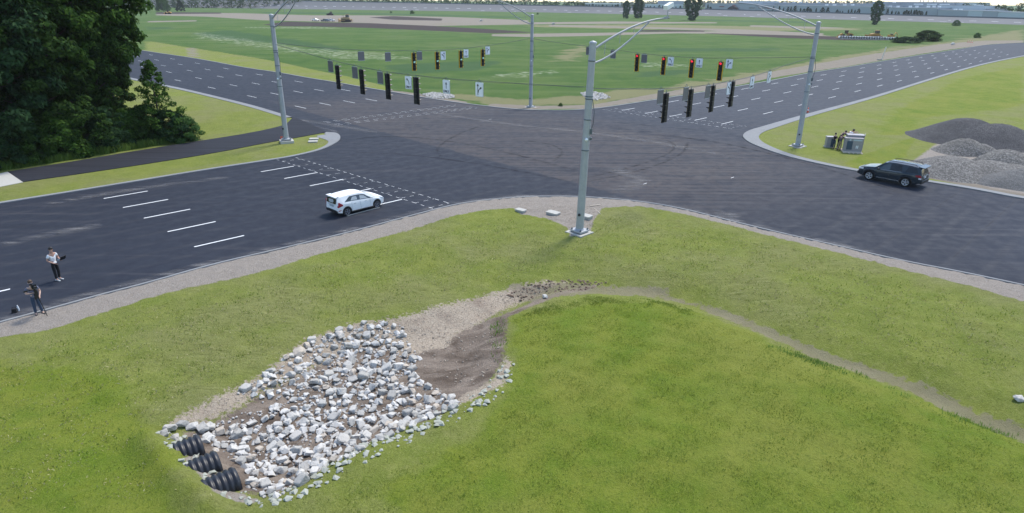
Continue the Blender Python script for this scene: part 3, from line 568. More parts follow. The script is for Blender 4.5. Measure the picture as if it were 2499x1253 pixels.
# ------------------------------------------------------------------ signal poles
UP = Vector((0, 0, 1))
PL, PR, PF = G(700, 349), G(1946, 358.5), G(1295, 262.5); PN = H(1414, 567)
def dirto(a, b): d = Vector((b.x - a.x, b.y - a.y, 0)); return d.normalized()
def signal_pole(label, base, h, adir, alen, rise, pad, camera_tip=False, rz=0.0, lean=0.0):
    t = thing('signal_pole', label, 'signal pole', base, 0, 'tapered steel poles at the junction corners'); t.rotation_euler = (0, lean, 0)
    MB().box((0, 0, pad / 2 - .2), (1.35, 1.35, pad + .4), rz=rz).build('footing', 'concrete_pale', t)
    MB().box((0, 0, pad + .12), (.92, .92, .10), rz=rz).build('base_plate', 'galv', t)
    for sx in (-1, 1):
        for sy in (-1, 1):
            nb = MB(); p = Matrix.Rotation(rz, 3, 'Z') @ Vector((.36 * sx, .36 * sy, 0)); nb.tube([(p.x, p.y, pad), (p.x, p.y, pad + .30)], .035, 6)
            nb.tube([(p.x, p.y, pad + .172), (p.x, p.y, pad + .23)], .065, 6)
            nb.build('anchor_bolt', 'galv_dark', t)
    s = MB(); s.tube([(0, 0, pad + .17), (0, 0, h * .5), (0, 0, h - .05)], [.265, .235, .205], 16)
    s.lathe([(.30, pad + .17), (.28, pad + .26), (.262, pad + .26)], n=16)
    s.build('shaft', 'galv', t)
    MB().lathe([(.235, h - .06), (.235, h), (.15, h + .07), (0, h + .11)], n=16).build('cap', 'galv', t)
    for z in (h * .62, h * .70 + .3, h * .70 + .45, h * .46, h - 1.05): bd = MB(); bd.lathe([(.20 + .065 * (1 - z / h) + .012, z - .03), (.20 + .065 * (1 - z / h) + .028, z - .03), (.20 + .065 * (1 - z / h) + .028, z + .03), (.20 + .065 * (1 - z / h) + .012, z + .03)], n=16); bd.build('clamp_band', 'galv_dark', t)
    d = Vector(adir); z1, z2 = h - .32, h - 1.18; a = MB()
    tip = d * alen + UP * (h + rise)
    up = [d * .2 + UP * z1]; lo = [d * .2 + UP * z2]
    for i in range(1, 13):
        u = i / 12; x = .2 + (alen - .2) * u; up.append(d * x + UP * (z1 + (h + rise - z1) * (1 - (1 - u) ** 1.75)))
    for i in range(1, 9):
        u = i / 8; x = .2 + (alen * .74 - .2) * u; uu = (x - .2) / (alen - .2); zt = z1 + (h + rise - z1) * (1 - (1 - uu) ** 1.75) - .075; lo.append(d * x + UP * (z2 + (zt - z2) * u ** .93))
    a.tube(up, [.075 - .03 * i / 12 for i in range(13)], 8); a.tube(lo, [.065 - .02 * i / 8 for i in range(9)], 8)
    for x in (.13, .33, .52):
        X_ = .2 + (alen - .2) * x; za = z1 + (h + rise - z1) * (1 - (1 - x) ** 1.75); u = (X_ - .2) / (alen * .74 - .2)
        uu = .74; zt = z1 + (h + rise - z1) * (1 - (1 - (alen * .74 - .2) / (alen - .2)) ** 1.75) - .075; zb = z2 + (zt - z2) * u ** .93
        a.tube([d * X_ + UP * za, d * X_ + UP * zb], .018, 6)
    a.build('mast_arm', 'galv', t)
    hh = MB(); hp = Vector((-.12, -.25, 1.25 + pad)); hh.lathe([(.10, -.02), (.10, .02), (.075, .03)], hp, 'Y', 12); o = hh.build('handhole', 'galv_dark', t); MB().lathe([(0, -.05), (.072, -.05), (.072, .0)], hp, 'Y', 12).build('opening', 'black', o)
    sb = MB(); sb.box((.26, -.12, h * .56), (.13, .16, .34)); sb.build('junction_box', 'galv_dark', t); sb = MB(); sb.box((.28, -.12, h * .56 - .45), (.10, .12, .16)); sb.build('splice_box', 'galv_dark', t)
    MB().tube([(.2, -.12, h * .70 + .3), (.36, -.2, h * .66), (.34, -.2, h * .60), (.26, -.12, h * .57)], .022, 6).build('cable_loop', 'cable', t)
    se = MB(); se.ell((-.02, -.33, h * .52), (.10, .14, .10)); se.tube([(0, -.2, h * .52 - .05), (-.02, -.33, h * .52)], .03, 6); se.build('detector', 'white_metal', t)
    if camera_tip:
        c = MB(); c.tube([tip, tip + UP * .55], .035, 8); c.tube([tip + UP * .05 - d * .25, tip + UP * .05 + d * .15], .05, 6); st = c.build('camera_stem', 'galv', t)
        q = Vector((d.y, -d.x, 0)); ax = (q * -.3 + d * .95).normalized(); m = Matrix((ax, UP.cross(ax), UP)).transposed()
        b = MB(); rzz = math.atan2(ax.y, ax.x); b.box(tip + UP * .72, (.78, .30, .26), rz=rzz, ry=-.30); o = b.build('camera_housing', 'white_metal', st)
    return t
bA, bB = Vector((ca, sa, 0)), Vector((math.cos(R(-43.4)), math.sin(R(-43.4)), 0))
def top_h(base, px, py):
    d = math.hypot(base.x, base.y); return at_depth(px, py, d).z - base.z
hN = top_h(PN, 1447, 104)
signal_pole('tall grey signal pole in the foreground on the grass corner, camera on its arm', PN, hN, (ca * .93 + .25, sa * .80, 0), 5.3, 1.42, .03, True, R(45), .022)
signal_pole('grey signal pole on the left corner beside the black footpath', PL, 12.75, -bB if False else bB, 8.0, 2.2, .28, False, R(25))
signal_pole('grey signal pole on the far corner at the meadow edge', PF, 12.45, -bA, 8.6, 2.0, .03, False, R(45))
signal_pole('grey signal pole on the right corner near the utility cabinets', PR, 12.45, -bB, 8.8, 1.75, .10, False, R(40))
# ------------------------------------------------------------------ span wires, signals and lane signs
SIGM = ['black', 'yellow_tape']
def signal_head(label, loc, rz, lit=None, group='five-section signals on the span wires'):
    """local +Y is the way the lamps face; origin at the top of the housing"""
    t = thing('traffic_signal', label, 'traffic signal', loc, rz, group); h = 2.08
    MB().box((0, -.02, -h / 2), (.65, .05, h + .01)).build('backplate', 'black', t)
    e = MB(); 
    for c, d in (((0, .0085, -.04), (.64, .008, .08)), ((0, .0085, -h + .04), (.64, .008, .08)), ((-.275, .0085, -h / 2), (.09, .008, h - .16)), ((.275, .0085, -h / 2), (.09, .008, h - .16))): e.box(c, d)
    e.build('border', 'yellow_tape', t)
    hs = MB()
    for k in range(5): z = -.215 - .41 * k; hs.box((0, -.02, z), (.36, .20, .395))
    for k in range(5): z = -.215 - .41 * k; hs.box((0, -.135, z), (.30, .05, .33), taper=.8)
    hs.build('housing', 'black', t)
    for k in range(5):
        z = -.215 - .41 * k; v = MB(); n = 10; pts = []
        for r_ in (.165, .150):
            for y, c in ((.08, 1.0), (.36, .62)):
                for i in range(n + 1): th = math.pi * (1.5 - 2 * c * (i / n - .5) * .92) - math.pi; pts.append((r_ * math.cos(th + math.pi * 0) if False else r_ * math.sin((i / n - .5) * 2 * math.pi * .46 * (c + .0)), y, z + r_ * math.cos((i / n - .5) * 2 * math.pi * .46 * c)))
        m = n + 1; fs = []
        for i in range(n): fs += [(i, i + 1, m + i + 1, m + i), (2 * m + i, 3 * m + i, 3 * m + i + 1, 2 * m + i + 1), (m + i, m + i + 1, 3 * m + i + 1, 3 * m + i)]
        v.add(pts, fs); v.build('visor', 'black', t)
    for k in range(5):
        z = -.215 - .41 * k; on = lit and lit[0] == k
        MB().lathe([(0, .115), (.08, .108), (.145, .088), (.145, .07)], (0, 0, z), 'Y', 16).build('lens', lit[1] if on else 'black', t)
    hg = MB(); hg.tube([(0, 0, -.02), (0, 0, .22)], .022, 6); hg.box((0, 0, .02), (.10, .10, .05)); hg.build('hanger', 'galv_dark', t)
    return t
# lane-use sign artwork, drawn as flat shapes (x right, y up, metres)
def arc(cx, cy, r, a0, a1, n=8): return [(cx + r * math.cos(R(a0 + (a1 - a0) * i / n)), cy + r * math.sin(R(a0 + (a1 - a0) * i / n))) for i in range(n + 1)]
def straight_arrow(x, y0, y1, w=.045, hw=.10, hh=.16): return [(x - w / 2, y0), (x + w / 2, y0), (x + w / 2, y1 - hh), (x + hw, y1 - hh - .02), (x, y1), (x - hw, y1 - hh - .02), (x - w / 2, y1 - hh)]
def bent(sx, x0, y0, r, w=.05):
    o = arc(0, 0, r + w / 2, 0, 68); i = arc(0, 0, r - w / 2, 68, 0); hx, hy = r * math.cos(R(68)), r * math.sin(R(68)); t = (-math.sin(R(68)), math.cos(R(68))); nrm = (math.cos(R(68)), math.sin(R(68)))
    head = [(hx + nrm[0] * .10, hy + nrm[1] * .10), (hx + t[0] * .16, hy + t[1] * .16), (hx - nrm[0] * .10, hy - nrm[1] * .10)]
    P = o + head + i; P = [(p[0] - r, p[1]) for p in P]
    return [(x0 + (p[0] if sx < 0 else -p[0]), y0 + p[1]) for p in P]
ONLY = None
def only_mesh():
    global ONLY
    if ONLY: return ONLY
    cu = bpy.data.curves.new('only_text', 'FONT'); cu.body = 'ONLY'; cu.size = .24; cu.align_x = 'CENTER'; cu.extrude = .004; cu.offset = .008; o = bpy.data.objects.new('t', cu); COL.objects.link(o)
    dg = bpy.context.evaluated_depsgraph_get(); ONLY = bpy.data.meshes.new_from_object(o.evaluated_get(dg)); bpy.data.objects.remove(o); ONLY.materials.clear(); ONLY.materials.append(M['ink']); return ONLY
def lane_sign(label, loc, rz, kind, group):
    """local +Y is the way the face looks; seen from the front, x right is local -X"""
    t = thing('lane_sign', label, 'lane sign', loc, rz, group); W, Hh = .78, 1.0
    c = .05; pl = [(-W / 2 + c, -Hh), (W / 2 - c, -Hh), (W / 2, -Hh + c), (W / 2, -c), (W / 2 - c, 0), (-W / 2 + c, 0), (-W / 2, -c), (-W / 2, -Hh + c)]
    b = MB(); b.prism(pl, (0, -.02, 0), (-1, 0, 0), (0, 0, 1), (0, 1, 0), .04); b.build('back_panel', 'sign_back' if kind == 'back' else 'sign_edge', t)
    f = MB(); k = .965; f.prism([(x * k, -Hh / 2 + (y + Hh / 2) * k) for x, y in pl], (0, .0205, 0), (-1, 0, 0), (0, 0, 1), (0, 1, 0), .005); f.build('face', 'sign_white', t)
    ar = MB(); pr = lambda P: ar.prism(P, (0, .026, -Hh), (-1, 0, 0), (0, 0, 1), (0, 1, 0), .004)
    txt = False
    if kind in ('back', 'straight'): pr(straight_arrow(0, .36, .86, .055, .11, .18)); txt = True
    elif kind == 'left': pr([(.07, .36), (.13, .36), (.13, .46), (.07, .46)]); pr(bent(-1, .10, .455, .30, .06)); txt = True
    elif kind == 'straight_right': pr(straight_arrow(-.14, .10, .92, .06, .11, .18)); pr(bent(1, -.10, .28, .34, .055))
    elif kind == 'straight_left': pr(straight_arrow(.14, .10, .92, .06, .11, .18)); pr(bent(-1, .10, .28, .34, .055))
    ar.build('arrow', 'ink', t)
    if txt:
        o = bpy.data.objects.new('lettering', only_mesh()); COL.objects.link(o); o.parent = t; o.matrix_local = Matrix(((-1, 0, 0, 0), (0, 0, 1, .03), (0, 1, 0, -Hh + .09), (0, 0, 0, 1)))
    if kind == 'back':
        r_ = MB(); r_.box((0, -.035, -.985), (.78, .03, .03)); r_.box((0, -.035, -.02), (.70, .03, .04)); r_.build('rail', 'sign_edge', t)
    h = MB(); h.tube([(-.12, 0, -.02), (-.12, 0, .12), (0, 0, .20)], .016, 6); h.tube([(.12, 0, -.02), (.12, 0, .12), (0, 0, .20)], .016, 6); h.build('hanger', 'galv_dark', t)
    return t
def span(label, A, B, wire_px, za, zb):
    a = Vector((A.x, A.y, za)); b = Vector((B.x, B.y, zb)); L = (b - a).length
    pts = sorted([on_plane(x, y, A, B) for x, y in wire_px], key=lambda p: (p.xy - a.xy).length)
    pts = [p for p in pts if .6 < (p.xy - a.xy).length < (b.xy - a.xy).length - .6]
    P = [a] + pts + [b]
    t = thing('span_wire', label, 'cable', a, 0, 'span wires between the poles')
    Q = [p - a for p in P]; mb = MB(); mb.tube(smooth_line(Q, 1), .015, 6); mb.build('messenger_wire', 'cable', t)
    m2 = MB(); S = smooth_line(Q, 2); m2.tube([p - UP * (.05 + .03 * math.sin(i * 1.9)) for i, p in enumerate(S)][1:-1], .009, 5); m2.build('signal_cable', 'cable', t)
    return P
def zat(P, px, py): d = math.hypot(P.x, P.y); return at_depth(px, py, d).z
W_sig = [(822.5, 160), (881.5, 170), (945, 180), (1015, 189)]; W_b = [(805.5, 148.5), (865, 163), (927, 175)]; W_f = [(996, 186.5), (1089, 195.5), (1170, 201.5)]
N_sig = [(1009.5, 129), (1066.5, 127), (1124.5, 124), (1178, 121)]; N_b = [(880.5, 126), (946, 128), (1023, 126)]; N_f = [(1081, 126), (1137, 121), (1190, 114)]
E_sig = [(1556, 132), (1621, 139), (1690, 145), (1760, 150.5)]; E_b = [(1437, 115), (1497, 123), (1573, 133)]; E_f = [(1638, 139.5), (1708, 143), (1781, 145)]
S_sig = [(1626, 228), (1687, 218), (1741, 209), (1789, 199)]; S_b = [(1613, 219), (1675, 213), (1729, 209)]; S_f = [(1781, 201), (1837, 187.5), (1879, 175)]
span('near left span wire from the left pole to the foreground pole', PL, PN, [(744, 129), (816, 149), (880, 163), (943, 176), (1014, 184), (1089, 192), (1171, 198), (1300, 206)], zat(PL, 682, 108), zat(PN, 1441, 213))
span('far left span wire from the left pole to the far pole', PL, PF, [(780, 117), (880, 122), (947, 123), (1010, 124), (1066, 123), (1124, 119), (1178, 113), (1240, 104)], zat(PL, 682, 104), zat(PF, 1295, 93))
span('far right span wire from the far pole to the right pole', PF, PR, [(1370, 106), (1437, 113), (1497, 121), (1556, 129.5), (1621, 136), (1690, 141), (1763, 142), (1860, 141)], zat(PF, 1297, 94), zat(PR, 1978, 139))
span('near right span wire from the foreground pole to the right pole', PN, PR, [(1540, 217), (1615, 217), (1690, 212), (1743, 205), (1793, 196.5), (1838, 186), (1879, 173), (1930, 155)], zat(PN, 1441, 216), zat(PR, 1978, 140))
def face_rz(v): return math.atan2(v.y, v.x) - math.pi / 2      # local +Y -> v
def perp(A, B, towards):
    d = dirto(A, B); n = Vector((-d.y, d.x, 0)); return n if n.dot(towards) > 0 else -n
ordn = ('first', 'second', 'third', 'fourth')
BK = {'W': ('near left', PL, PN, bA, W_sig, W_b, W_f, 'left pole', None), 'N': ('far left', PL, PF, bB, N_sig, N_b, N_f, 'left pole', (2, 'lit_green')), 'E': ('far right', PF, PR, -bA, E_sig, E_b, E_f, 'far pole', (0, 'lit_red')), 'S': ('near right', PN, PR, -bB, S_sig, S_b, S_f, 'foreground pole', None)}
for k, (nm, A, B, look, sg, bk, fr, frm, lit) in BK.items():
    n = perp(A, B, look); back = k in 'WS'
    for i, (x, y) in enumerate(sg):
        p = on_plane(x, y, A, B)
        if back: lb = f'black signal seen from behind, {ordn[i]} from the {frm} on the {nm} wire'
        elif k == 'E': lb = f'yellow-bordered signal showing red, {ordn[i]} from the {frm} on the {nm} wire'
        else: lb = f'yellow-bordered signal lit pale green, {ordn[i]} from the {frm} on the {nm} wire'
        signal_head(lb, p, face_rz(n) + rnd.uniform(-.05, .05), lit or (0, 'lit_red') if False else lit, 'five-section signals on the span wires')
    # the backs look away from us, the faces look at us
    fv = n if not back else -n
    for i, (x, y) in enumerate(bk):
        p = on_plane(x, y, A, B)
        lane_sign(f'grey-backed sign facing away, {ordn[i]} from the {frm} on the {nm} wire', p, face_rz(-fv) + rnd.uniform(-.04, .04), 'back', 'lane signs on the span wires')
    for i, (x, y) in enumerate(fr):
        p = on_plane(x, y, A, B); kd = ('left' if k in 'WE' else 'straight_left', 'straight', 'straight_right')[i]
        desc = {'left': 'white sign with left arrow and ONLY', 'straight_left': 'white sign with straight and left arrows', 'straight': 'white sign with straight arrow and ONLY', 'straight_right': 'white sign with straight and right arrows'}[kd]
        lane_sign(f'{desc} on the {nm} span wire', p, face_rz(fv) + rnd.uniform(-.04, .04), kd, 'lane signs on the span wires')
# ------------------------------------------------------------------ cars
def interp(tab, x):
    if x <= tab[0][0]: return tab[0][1]
    for (a, b), (c, d) in zip(tab, tab[1:]):
        if x <= c: return b + (d - b) * (x - a) / (c - a + 1e-9)
    return tab[-1][1]
def car(name, label, loc, rz, S):
    t = thing(name, label, 'car', loc, rz)
    L, W = S['L'], S['W'] / 2; xf, xr, rw = S['xf'], S['xr'], S['rw']; RA = rw + .07
    top = lambda x: interp(S['top'], x)
    belt = lambda x: min(interp(S['belt'], x), top(x) - .03)
    hw = lambda x: W * interp(S['plan'], x)
    def low(x):
        z = interp(S['low'], x)
        for xw in (xf, xr):
            d = abs(x - xw)
            if d < RA: z = max(z, rw + math.sqrt(RA * RA - d * d))
        return z
    def cab(x): c = np.clip((top(x) - belt(x)) / .42, 0, 1); return c * c * (3 - 2 * c)
    wr = lambda x: hw(x) * (.93 - S.get('tumble', .19) * cab(x))
    zre = lambda x: belt(x) + (top(x) - belt(x)) * .90
    def side(x, s, off=0.0):        # glasshouse side, s 0 belt .. 1 roof edge
        y = hw(x) * .955 + (wr(x) - hw(x) * .955) * s; z = belt(x) + (zre(x) - belt(x)) * s; return Vector((x, y + off, z + off * .3))
    def roof(x, u, off=0.0):        # across the top, u -1..1
        y = wr(x) * u; z = zre(x) + (top(x) - zre(x)) * (1 - abs(u) ** 2.4); sl = (top(x + .03) - top(x - .03)) / .06; n = Vector((-sl, 0, 1)).normalized(); return Vector((x, y, z)) + n * off
    xsn = sorted(set([round(-L / 2 + i * L / 78, 4) for i in range(79)] + [xw + s_ * (RA * c) for xw in (xf, xr) for s_ in (-1, 1) for c in (1.0, .97, .9)] + [-L / 2 + .01, L / 2 - .01]))
    rings = []
    for x in xsn:
        w, zl, zb = hw(x), low(x), belt(x); zl = min(zl, zb - .05); r_ = [Vector((x, 0, zl + .02)), Vector((x, w * .80, zl + .02)), Vector((x, w * .965, zl))]
        for tt, k in ((.12, .99), (.35, 1.0), (.62, 1.0), (.86, .985)): r_.append(Vector((x, w * k, zl + (zb - zl) * tt)))
        r_.append(side(x, 0)); r_ += [side(x, .5), side(x, 1)]
        r_ += [roof(x, .92), roof(x, .75), roof(x, .4), roof(x, 0)]; rings.append(r_)
    m = len(rings[0]); mb = MB(); V = []
    for r_ in rings: V += r_ + [Vector((p.x, -p.y, p.z)) for p in r_[1:-1]][::-1]
    k = 2 * m - 2
    for i in range(len(rings) - 1):
        for j in range(k):
            j2 = (j + 1) % k; dark = j in (0, 1) or j2 in (0,) or j == k - 2
            mb.f.append([i * k + j, (i + 1) * k + j, (i + 1) * k + j2, i * k + j2]); mb.mi.append(1 if dark else 0); mb.sm.append(True)
    mb.v = [tuple(p) for p in V]
    mb.f.append(list(range(k))); mb.f.append([(len(rings) - 1) * k + j for j in range(k)][::-1]); mb.mi += [0, 0]; mb.sm += [False, False]
    body = mb.build('body', [S['paint'], 'black'], t); fix_normals(body)
    es = body.modifiers.new('edges', 'EDGE_SPLIT'); es.split_angle = R(38)
    # glass
    def patch(nm, fn, u0, u1, v0, v1, mat, nu=8, nv=4, parent=t, both=False):
        for sg in ((1, -1) if both else (1,)):
            pm = MB(); P = []
            for i in range(nu + 1):
                for j in range(nv + 1):
                    v = j / nv; a, b = u0(v) if callable(u0) else u0, u1(v) if callable(u1) else u1; p = fn(a + (b - a) * i / nu, v0 + (v1 - v0) * v); P.append((p.x, p.y * sg, p.z))
            n_ = nv + 1; pm.add(P, [(i * n_ + j, (i + 1) * n_ + j, (i + 1) * n_ + j + 1, i * n_ + j + 1) if sg < 0 else (i * n_ + j + 1, (i + 1) * n_ + j + 1, (i + 1) * n_ + j, i * n_ + j) for i in range(nu) for j in range(nv)], 0, True)
            so_ = pm.build(nm, mat, parent)
            yield so_
    for (a0, a1, b0, b1, s0, s1, mt, inner) in S['side_glass']:      # rear x at bottom/top, front x at bottom/top
        for o in patch('side_window', lambda x, s: side(x, s, .006), lambda v: a0 + (a1 - a0) * v, lambda v: b0 + (b1 - b0) * v, s0, s1, mt, both=True): pass
        if inner:
            c0, c1, d0, d1 = inner
            for o in patch('window_print', lambda x, s: side(x, s, .011), lambda v: c0 + (c1 - c0) * v, lambda v: d0 + (d1 - d0) * v, s0 + .12, s1 - .12, 'glass_pale', both=True): pass
    for nm, x0, x1, uw, mt in S['screens']:
        for o in patch(nm, lambda x, u: roof(x, -uw + 2 * uw * u, .008), x0, x1, 0, 1, mt, nu=8, nv=6): pass
    # wheels
    for xw in (xf, xr):
        for sg in (1, -1):
            yo = sg * (hw(xw) - .02); tw = .21
            w_ = MB(); w_.lathe([(rw * .66, -tw), (rw * .96, -tw), (rw, -tw + .03), (rw, -.03), (rw * .96, 0), (rw * .70, 0), (rw * .66, -.01)] if sg > 0 else [(rw * .66, tw), (rw * .96, tw), (rw, tw - .03), (rw, .03), (rw * .96, 0), (rw * .70, 0), (rw * .66, .01)], (xw, yo, rw), 'Y', 28); w_.lathe([(rw * .66, -.05 * sg), (0, -.06 * sg)], (xw, yo, rw), 'Y', 28)
            wo = w_.build('wheel', 'rubber', t); fix_normals(wo)
            q = MB(); q.lathe([(rw * .70, .008 * sg), (rw * .60, .012 * sg), (rw * .585, -.03 * sg)], (xw, yo, rw), 'Y', 28); ns = S['spokes']
            for i in range(ns):
                th = 2 * math.pi * i / ns + .3
                for dth in ((-.13, .13) if S['twin'] else (0,)):
                    a_ = th + dth; c_, s_ = math.cos(a_), math.sin(a_); cc, ss = math.cos(th), math.sin(th); wd = S['spw']
                    P0 = Vector((cc * rw * .10, 0, ss * rw * .10)); P1 = Vector((c_ * rw * .62, 0, s_ * rw * .62)); nn = Vector((-s_, 0, c_)) * wd; O = Vector((xw, yo + .006 * sg, rw))
                    q.add([O + P0 - nn, O + P1 - nn, O + P1 + nn, O + P0 + nn], [(0, 1, 2, 3)]); dd = Vector((0, -.03 * sg, 0)); q.add([O + P0 - nn + dd, O + P1 - nn + dd, O + P1 - nn, O + P0 - nn], [(0, 1, 2, 3)]); q.add([O + P0 + nn + dd, O + P1 + nn + dd, O + P1 + nn, O + P0 + nn], [(3, 2, 1, 0)])
            q.lathe([(0, .022 * sg), (rw * .14, .018 * sg), (rw * .17, 0)], (xw, yo, rw), 'Y', 14); q.build('rim', S['rim'], wo)
    for xs_ in S['seams']:
        for sg in (1, -1):
            q = MB(); q.tube([(xs_ + .02 * math.sin(z * 5), sg * (hw(xs_) * (1.0 if z < .9 * belt(xs_) else .975) + .001), z) for z in np.linspace(low(xs_) + .10, belt(xs_) - .02, 6)], .007, 4); q.build('door_seam', S['seam_mat'], t)
    return t, dict(hw=hw, belt=belt, top=top, side=side, roof=roof, low=low)
def both(mbf, name, mat, parent):
    for sg in (1, -1): mbf(sg).build(name, mat, parent)
# white hatchback wrapped in printed cloth panels
wr_, wf_ = G(848, 527.5), G(921, 508.5); d = dirto(wr_, wf_); left_n = Vector((-d.y, d.x, 0)); mid = (wr_ + wf_) / 2 + left_n * .80 + d * .02
WHS = dict(L=3.98, W=1.70, xf=1.24, xr=-1.26, rw=.31, paint='white_paint', seams=(-.16, .66, -.86), seam_mat='sign_edge', rim='rim_grey', spokes=5, twin=True, spw=.018, tumble=.20,
    top=[(-1.99, .55), (-1.985, .84), (-1.96, 1.0), (-1.86, 1.38), (-1.72, 1.425), (-1.3, 1.46), (-.6, 1.49), (-.1, 1.475), (.25, 1.40), (.6, 1.22), (1.0, 1.02), (1.15, .985), (1.5, .90), (1.8, .79), (1.94, .66), (1.985, .50), (1.99, .46)],
    belt=[(-2, .99), (-1.5, .985), (-.8, .95), (0, .90), (.8, .87), (1.1, .86), (2, .6)], plan=[(-1.99, .80), (-1.9, .90), (-1.6, .975), (-1.0, 1), (1.0, 1), (1.5, .96), (1.8, .86), (1.95, .72), (1.99, .62)],
    low=[(-1.99, .34), (-1.6, .26), (-1.0, .22), (1.0, .22), (1.6, .24), (1.99, .30)],
    side_glass=[(-1.42, -.95, .98, .30, .10, .80, 'glass_mid', None)], screens=[('windscreen', .34, 1.06, .86, 'glass_pale')])
wt, F_ = car('hatchback', 'white hatchback with a red tail lamp stopped before the dotted crossing lines', (mid.x, mid.y, .004), math.atan2(d.y, d.x), WHS)
for nm, a0, a1, b0, b1 in (('window_print', -.92, -.74, -.38, -.40), ('window_print', -.16, -.14, .50, .20)):
    for sg in (1, -1):
        pm = MB(); P = []
        for i in range(6):
            for j in range(4): v = j / 3; s = .18 + .46 * v; x = a0 + (a1 - a0) * v + ((b0 + (b1 - b0) * v) - (a0 + (a1 - a0) * v)) * i / 5; p = F_['side'](x, s, .013); P.append((p.x, p.y * sg, p.z))
        pm.add(P, [(i * 4 + j, (i + 1) * 4 + j, (i + 1) * 4 + j + 1, i * 4 + j + 1) for i in range(5) for j in range(3)], 0, True); fix_normals(pm.build(nm, 'glass_pale', wt))
rear = MB(); rear.prism([(-.52, .94), (.52, .94), (.58, 1.0), (.55, 1.26), (.48, 1.30), (-.48, 1.30), (-.55, 1.26), (-.58, 1.0)], (-2.23, 0, 0), (0, -1, 0), (.25, 0, 1), (-1, 0, 0), .02); ob = rear.build('rear_window', 'glass_dark', wt); pass
rp = MB(); rp.prism([(-.28, 1.0), (.22, 1.0), (.30, 1.12), (.2, 1.24), (-.1, 1.22), (-.34, 1.2)], (-2.2505, 0, 0), (0, -1, 0), (.25, 0, 1), (-1, 0, 0), .004); rp.build('window_print', 'glass_pale', ob)
ld = MB(); 
for sg in (1, -1):
    tl = MB(); tl.prism([(.50, .74), (.80, .72), (.62, 1.04), (.58, 1.06)] if sg > 0 else [(-.50, .74), (-.58, 1.06), (-.62, 1.04), (-.80, .72)], (-1.985, 0, 0), (0, -1, 0), (.1, 0, 1), (-1, 0, 0), .05); tl.build('tail_lamp', 'red_lamp', wt)
    tl2 = MB(); P = [(-1.93, .735), (-1.55, .80), (-1.60, .90), (-1.86, 1.08), (-1.92, 1.05)]; tl2.prism([(x, z) for x, z in P], (0, sg * .775, 0), (1, 0, 0), (0, -sg * .0, 1), (0, sg, 0), .055); o2 = tl2.build('tail_lamp', 'red_lamp', wt)
    rf = MB(); rf.prism([(-1.93, .46), (-1.70, .49), (-1.72, .52), (-1.92, .50)], (0, sg * .765, 0), (1, 0, 0), (0, 0, 1), (0, sg, 0), .06); rf.build('reflector', 'red_lamp', wt)
    hl = MB(); hl.prism([(1.60, .70), (1.92, .60), (1.85, .70), (1.55, .82)], (0, sg * .62, 0), (1, 0, 0), (0, 0, 1), (0, sg, 0), .145); hl.build('headlamp', 'clear_lamp', wt)
    mr = MB(); mr.ell((.72, sg * .93, .97), (.09, .10, .07)); mr.tube([(.74, sg * .80, .93), (.72, sg * .90, .95)], .03, 6); mr.build('wing_mirror', 'white_paint', wt)
    for xh in (-.62, .28): hd = MB(); hd.box((xh, sg * .853, .80), (.18, .02, .03)); hd.build('door_handle', 'sign_edge', wt)
    sp = MB(); sp.tube([(-.92, sg * .84, .26), (.90, sg * .84, .24)], .05, 6); sp.build('sill_trim', 'black', wt)
    sk = MB(); sk.box((0, sg * .84, .035), (2.5, .10, .05)); sk.tube([(-1.36, sg * .82, .03), (-1.26, sg * .88, .02), (-1.05, sg * .86, .03)], .03, 6); sk.tube([(1.1, sg * .84, .03), (1.3, sg * .88, .02), (1.4, sg * .83, .03)], .03, 6); sk.build('ground_rail', 'concrete', wt)
    fd = MB()
    for x0, x1, z0, z1 in ((.05, .42, .30, .62), (.18, .50, .32, .60), (-.08, .30, .28, .44)): fd.tube([(x0, sg * .846, z0), ((x0 + x1) / 2, sg * .854, (z0 + z1) / 2), (x1, sg * .846, z1)], [.006, .020, .006], 5)
    fd.build('fabric_fold', 'white_paint', wt)
bp = MB(); bp.prism([(-.66, .30), (.66, .30), (.78, .44), (.5, .50), (-.5, .50), (-.78, .44)], (-1.975, 0, 0), (0, -1, 0), (0, 0, 1), (-1, 0, 0), .035); bp.build('rear_bumper', 'black', wt)
lp = MB(); lp.prism([(-.26, .70), (.26, .70), (.26, .80), (-.26, .80)], (-1.99, 0, 0), (0, -1, 0), (.02, 0, 1), (-1, 0, 0), .02); lp.box((-2.0, 0, .86), (.04, .8, .02)); lpo = lp.build('plate_recess', 'sign_edge', wt); MB().box((-2.013, 0, .75), (.006, .34, .09)).build('number_plate', 'cab_light', lpo)
sp = MB(); sp.prism([(-.62, 0), (.62, 0), (.56, .34), (-.56, .34)], (-2.0, 0, 1.40), (0, -1, 0), (1, 0, .08), (0, 0, 1), .03); sp.build('spoiler', 'white_paint', wt)
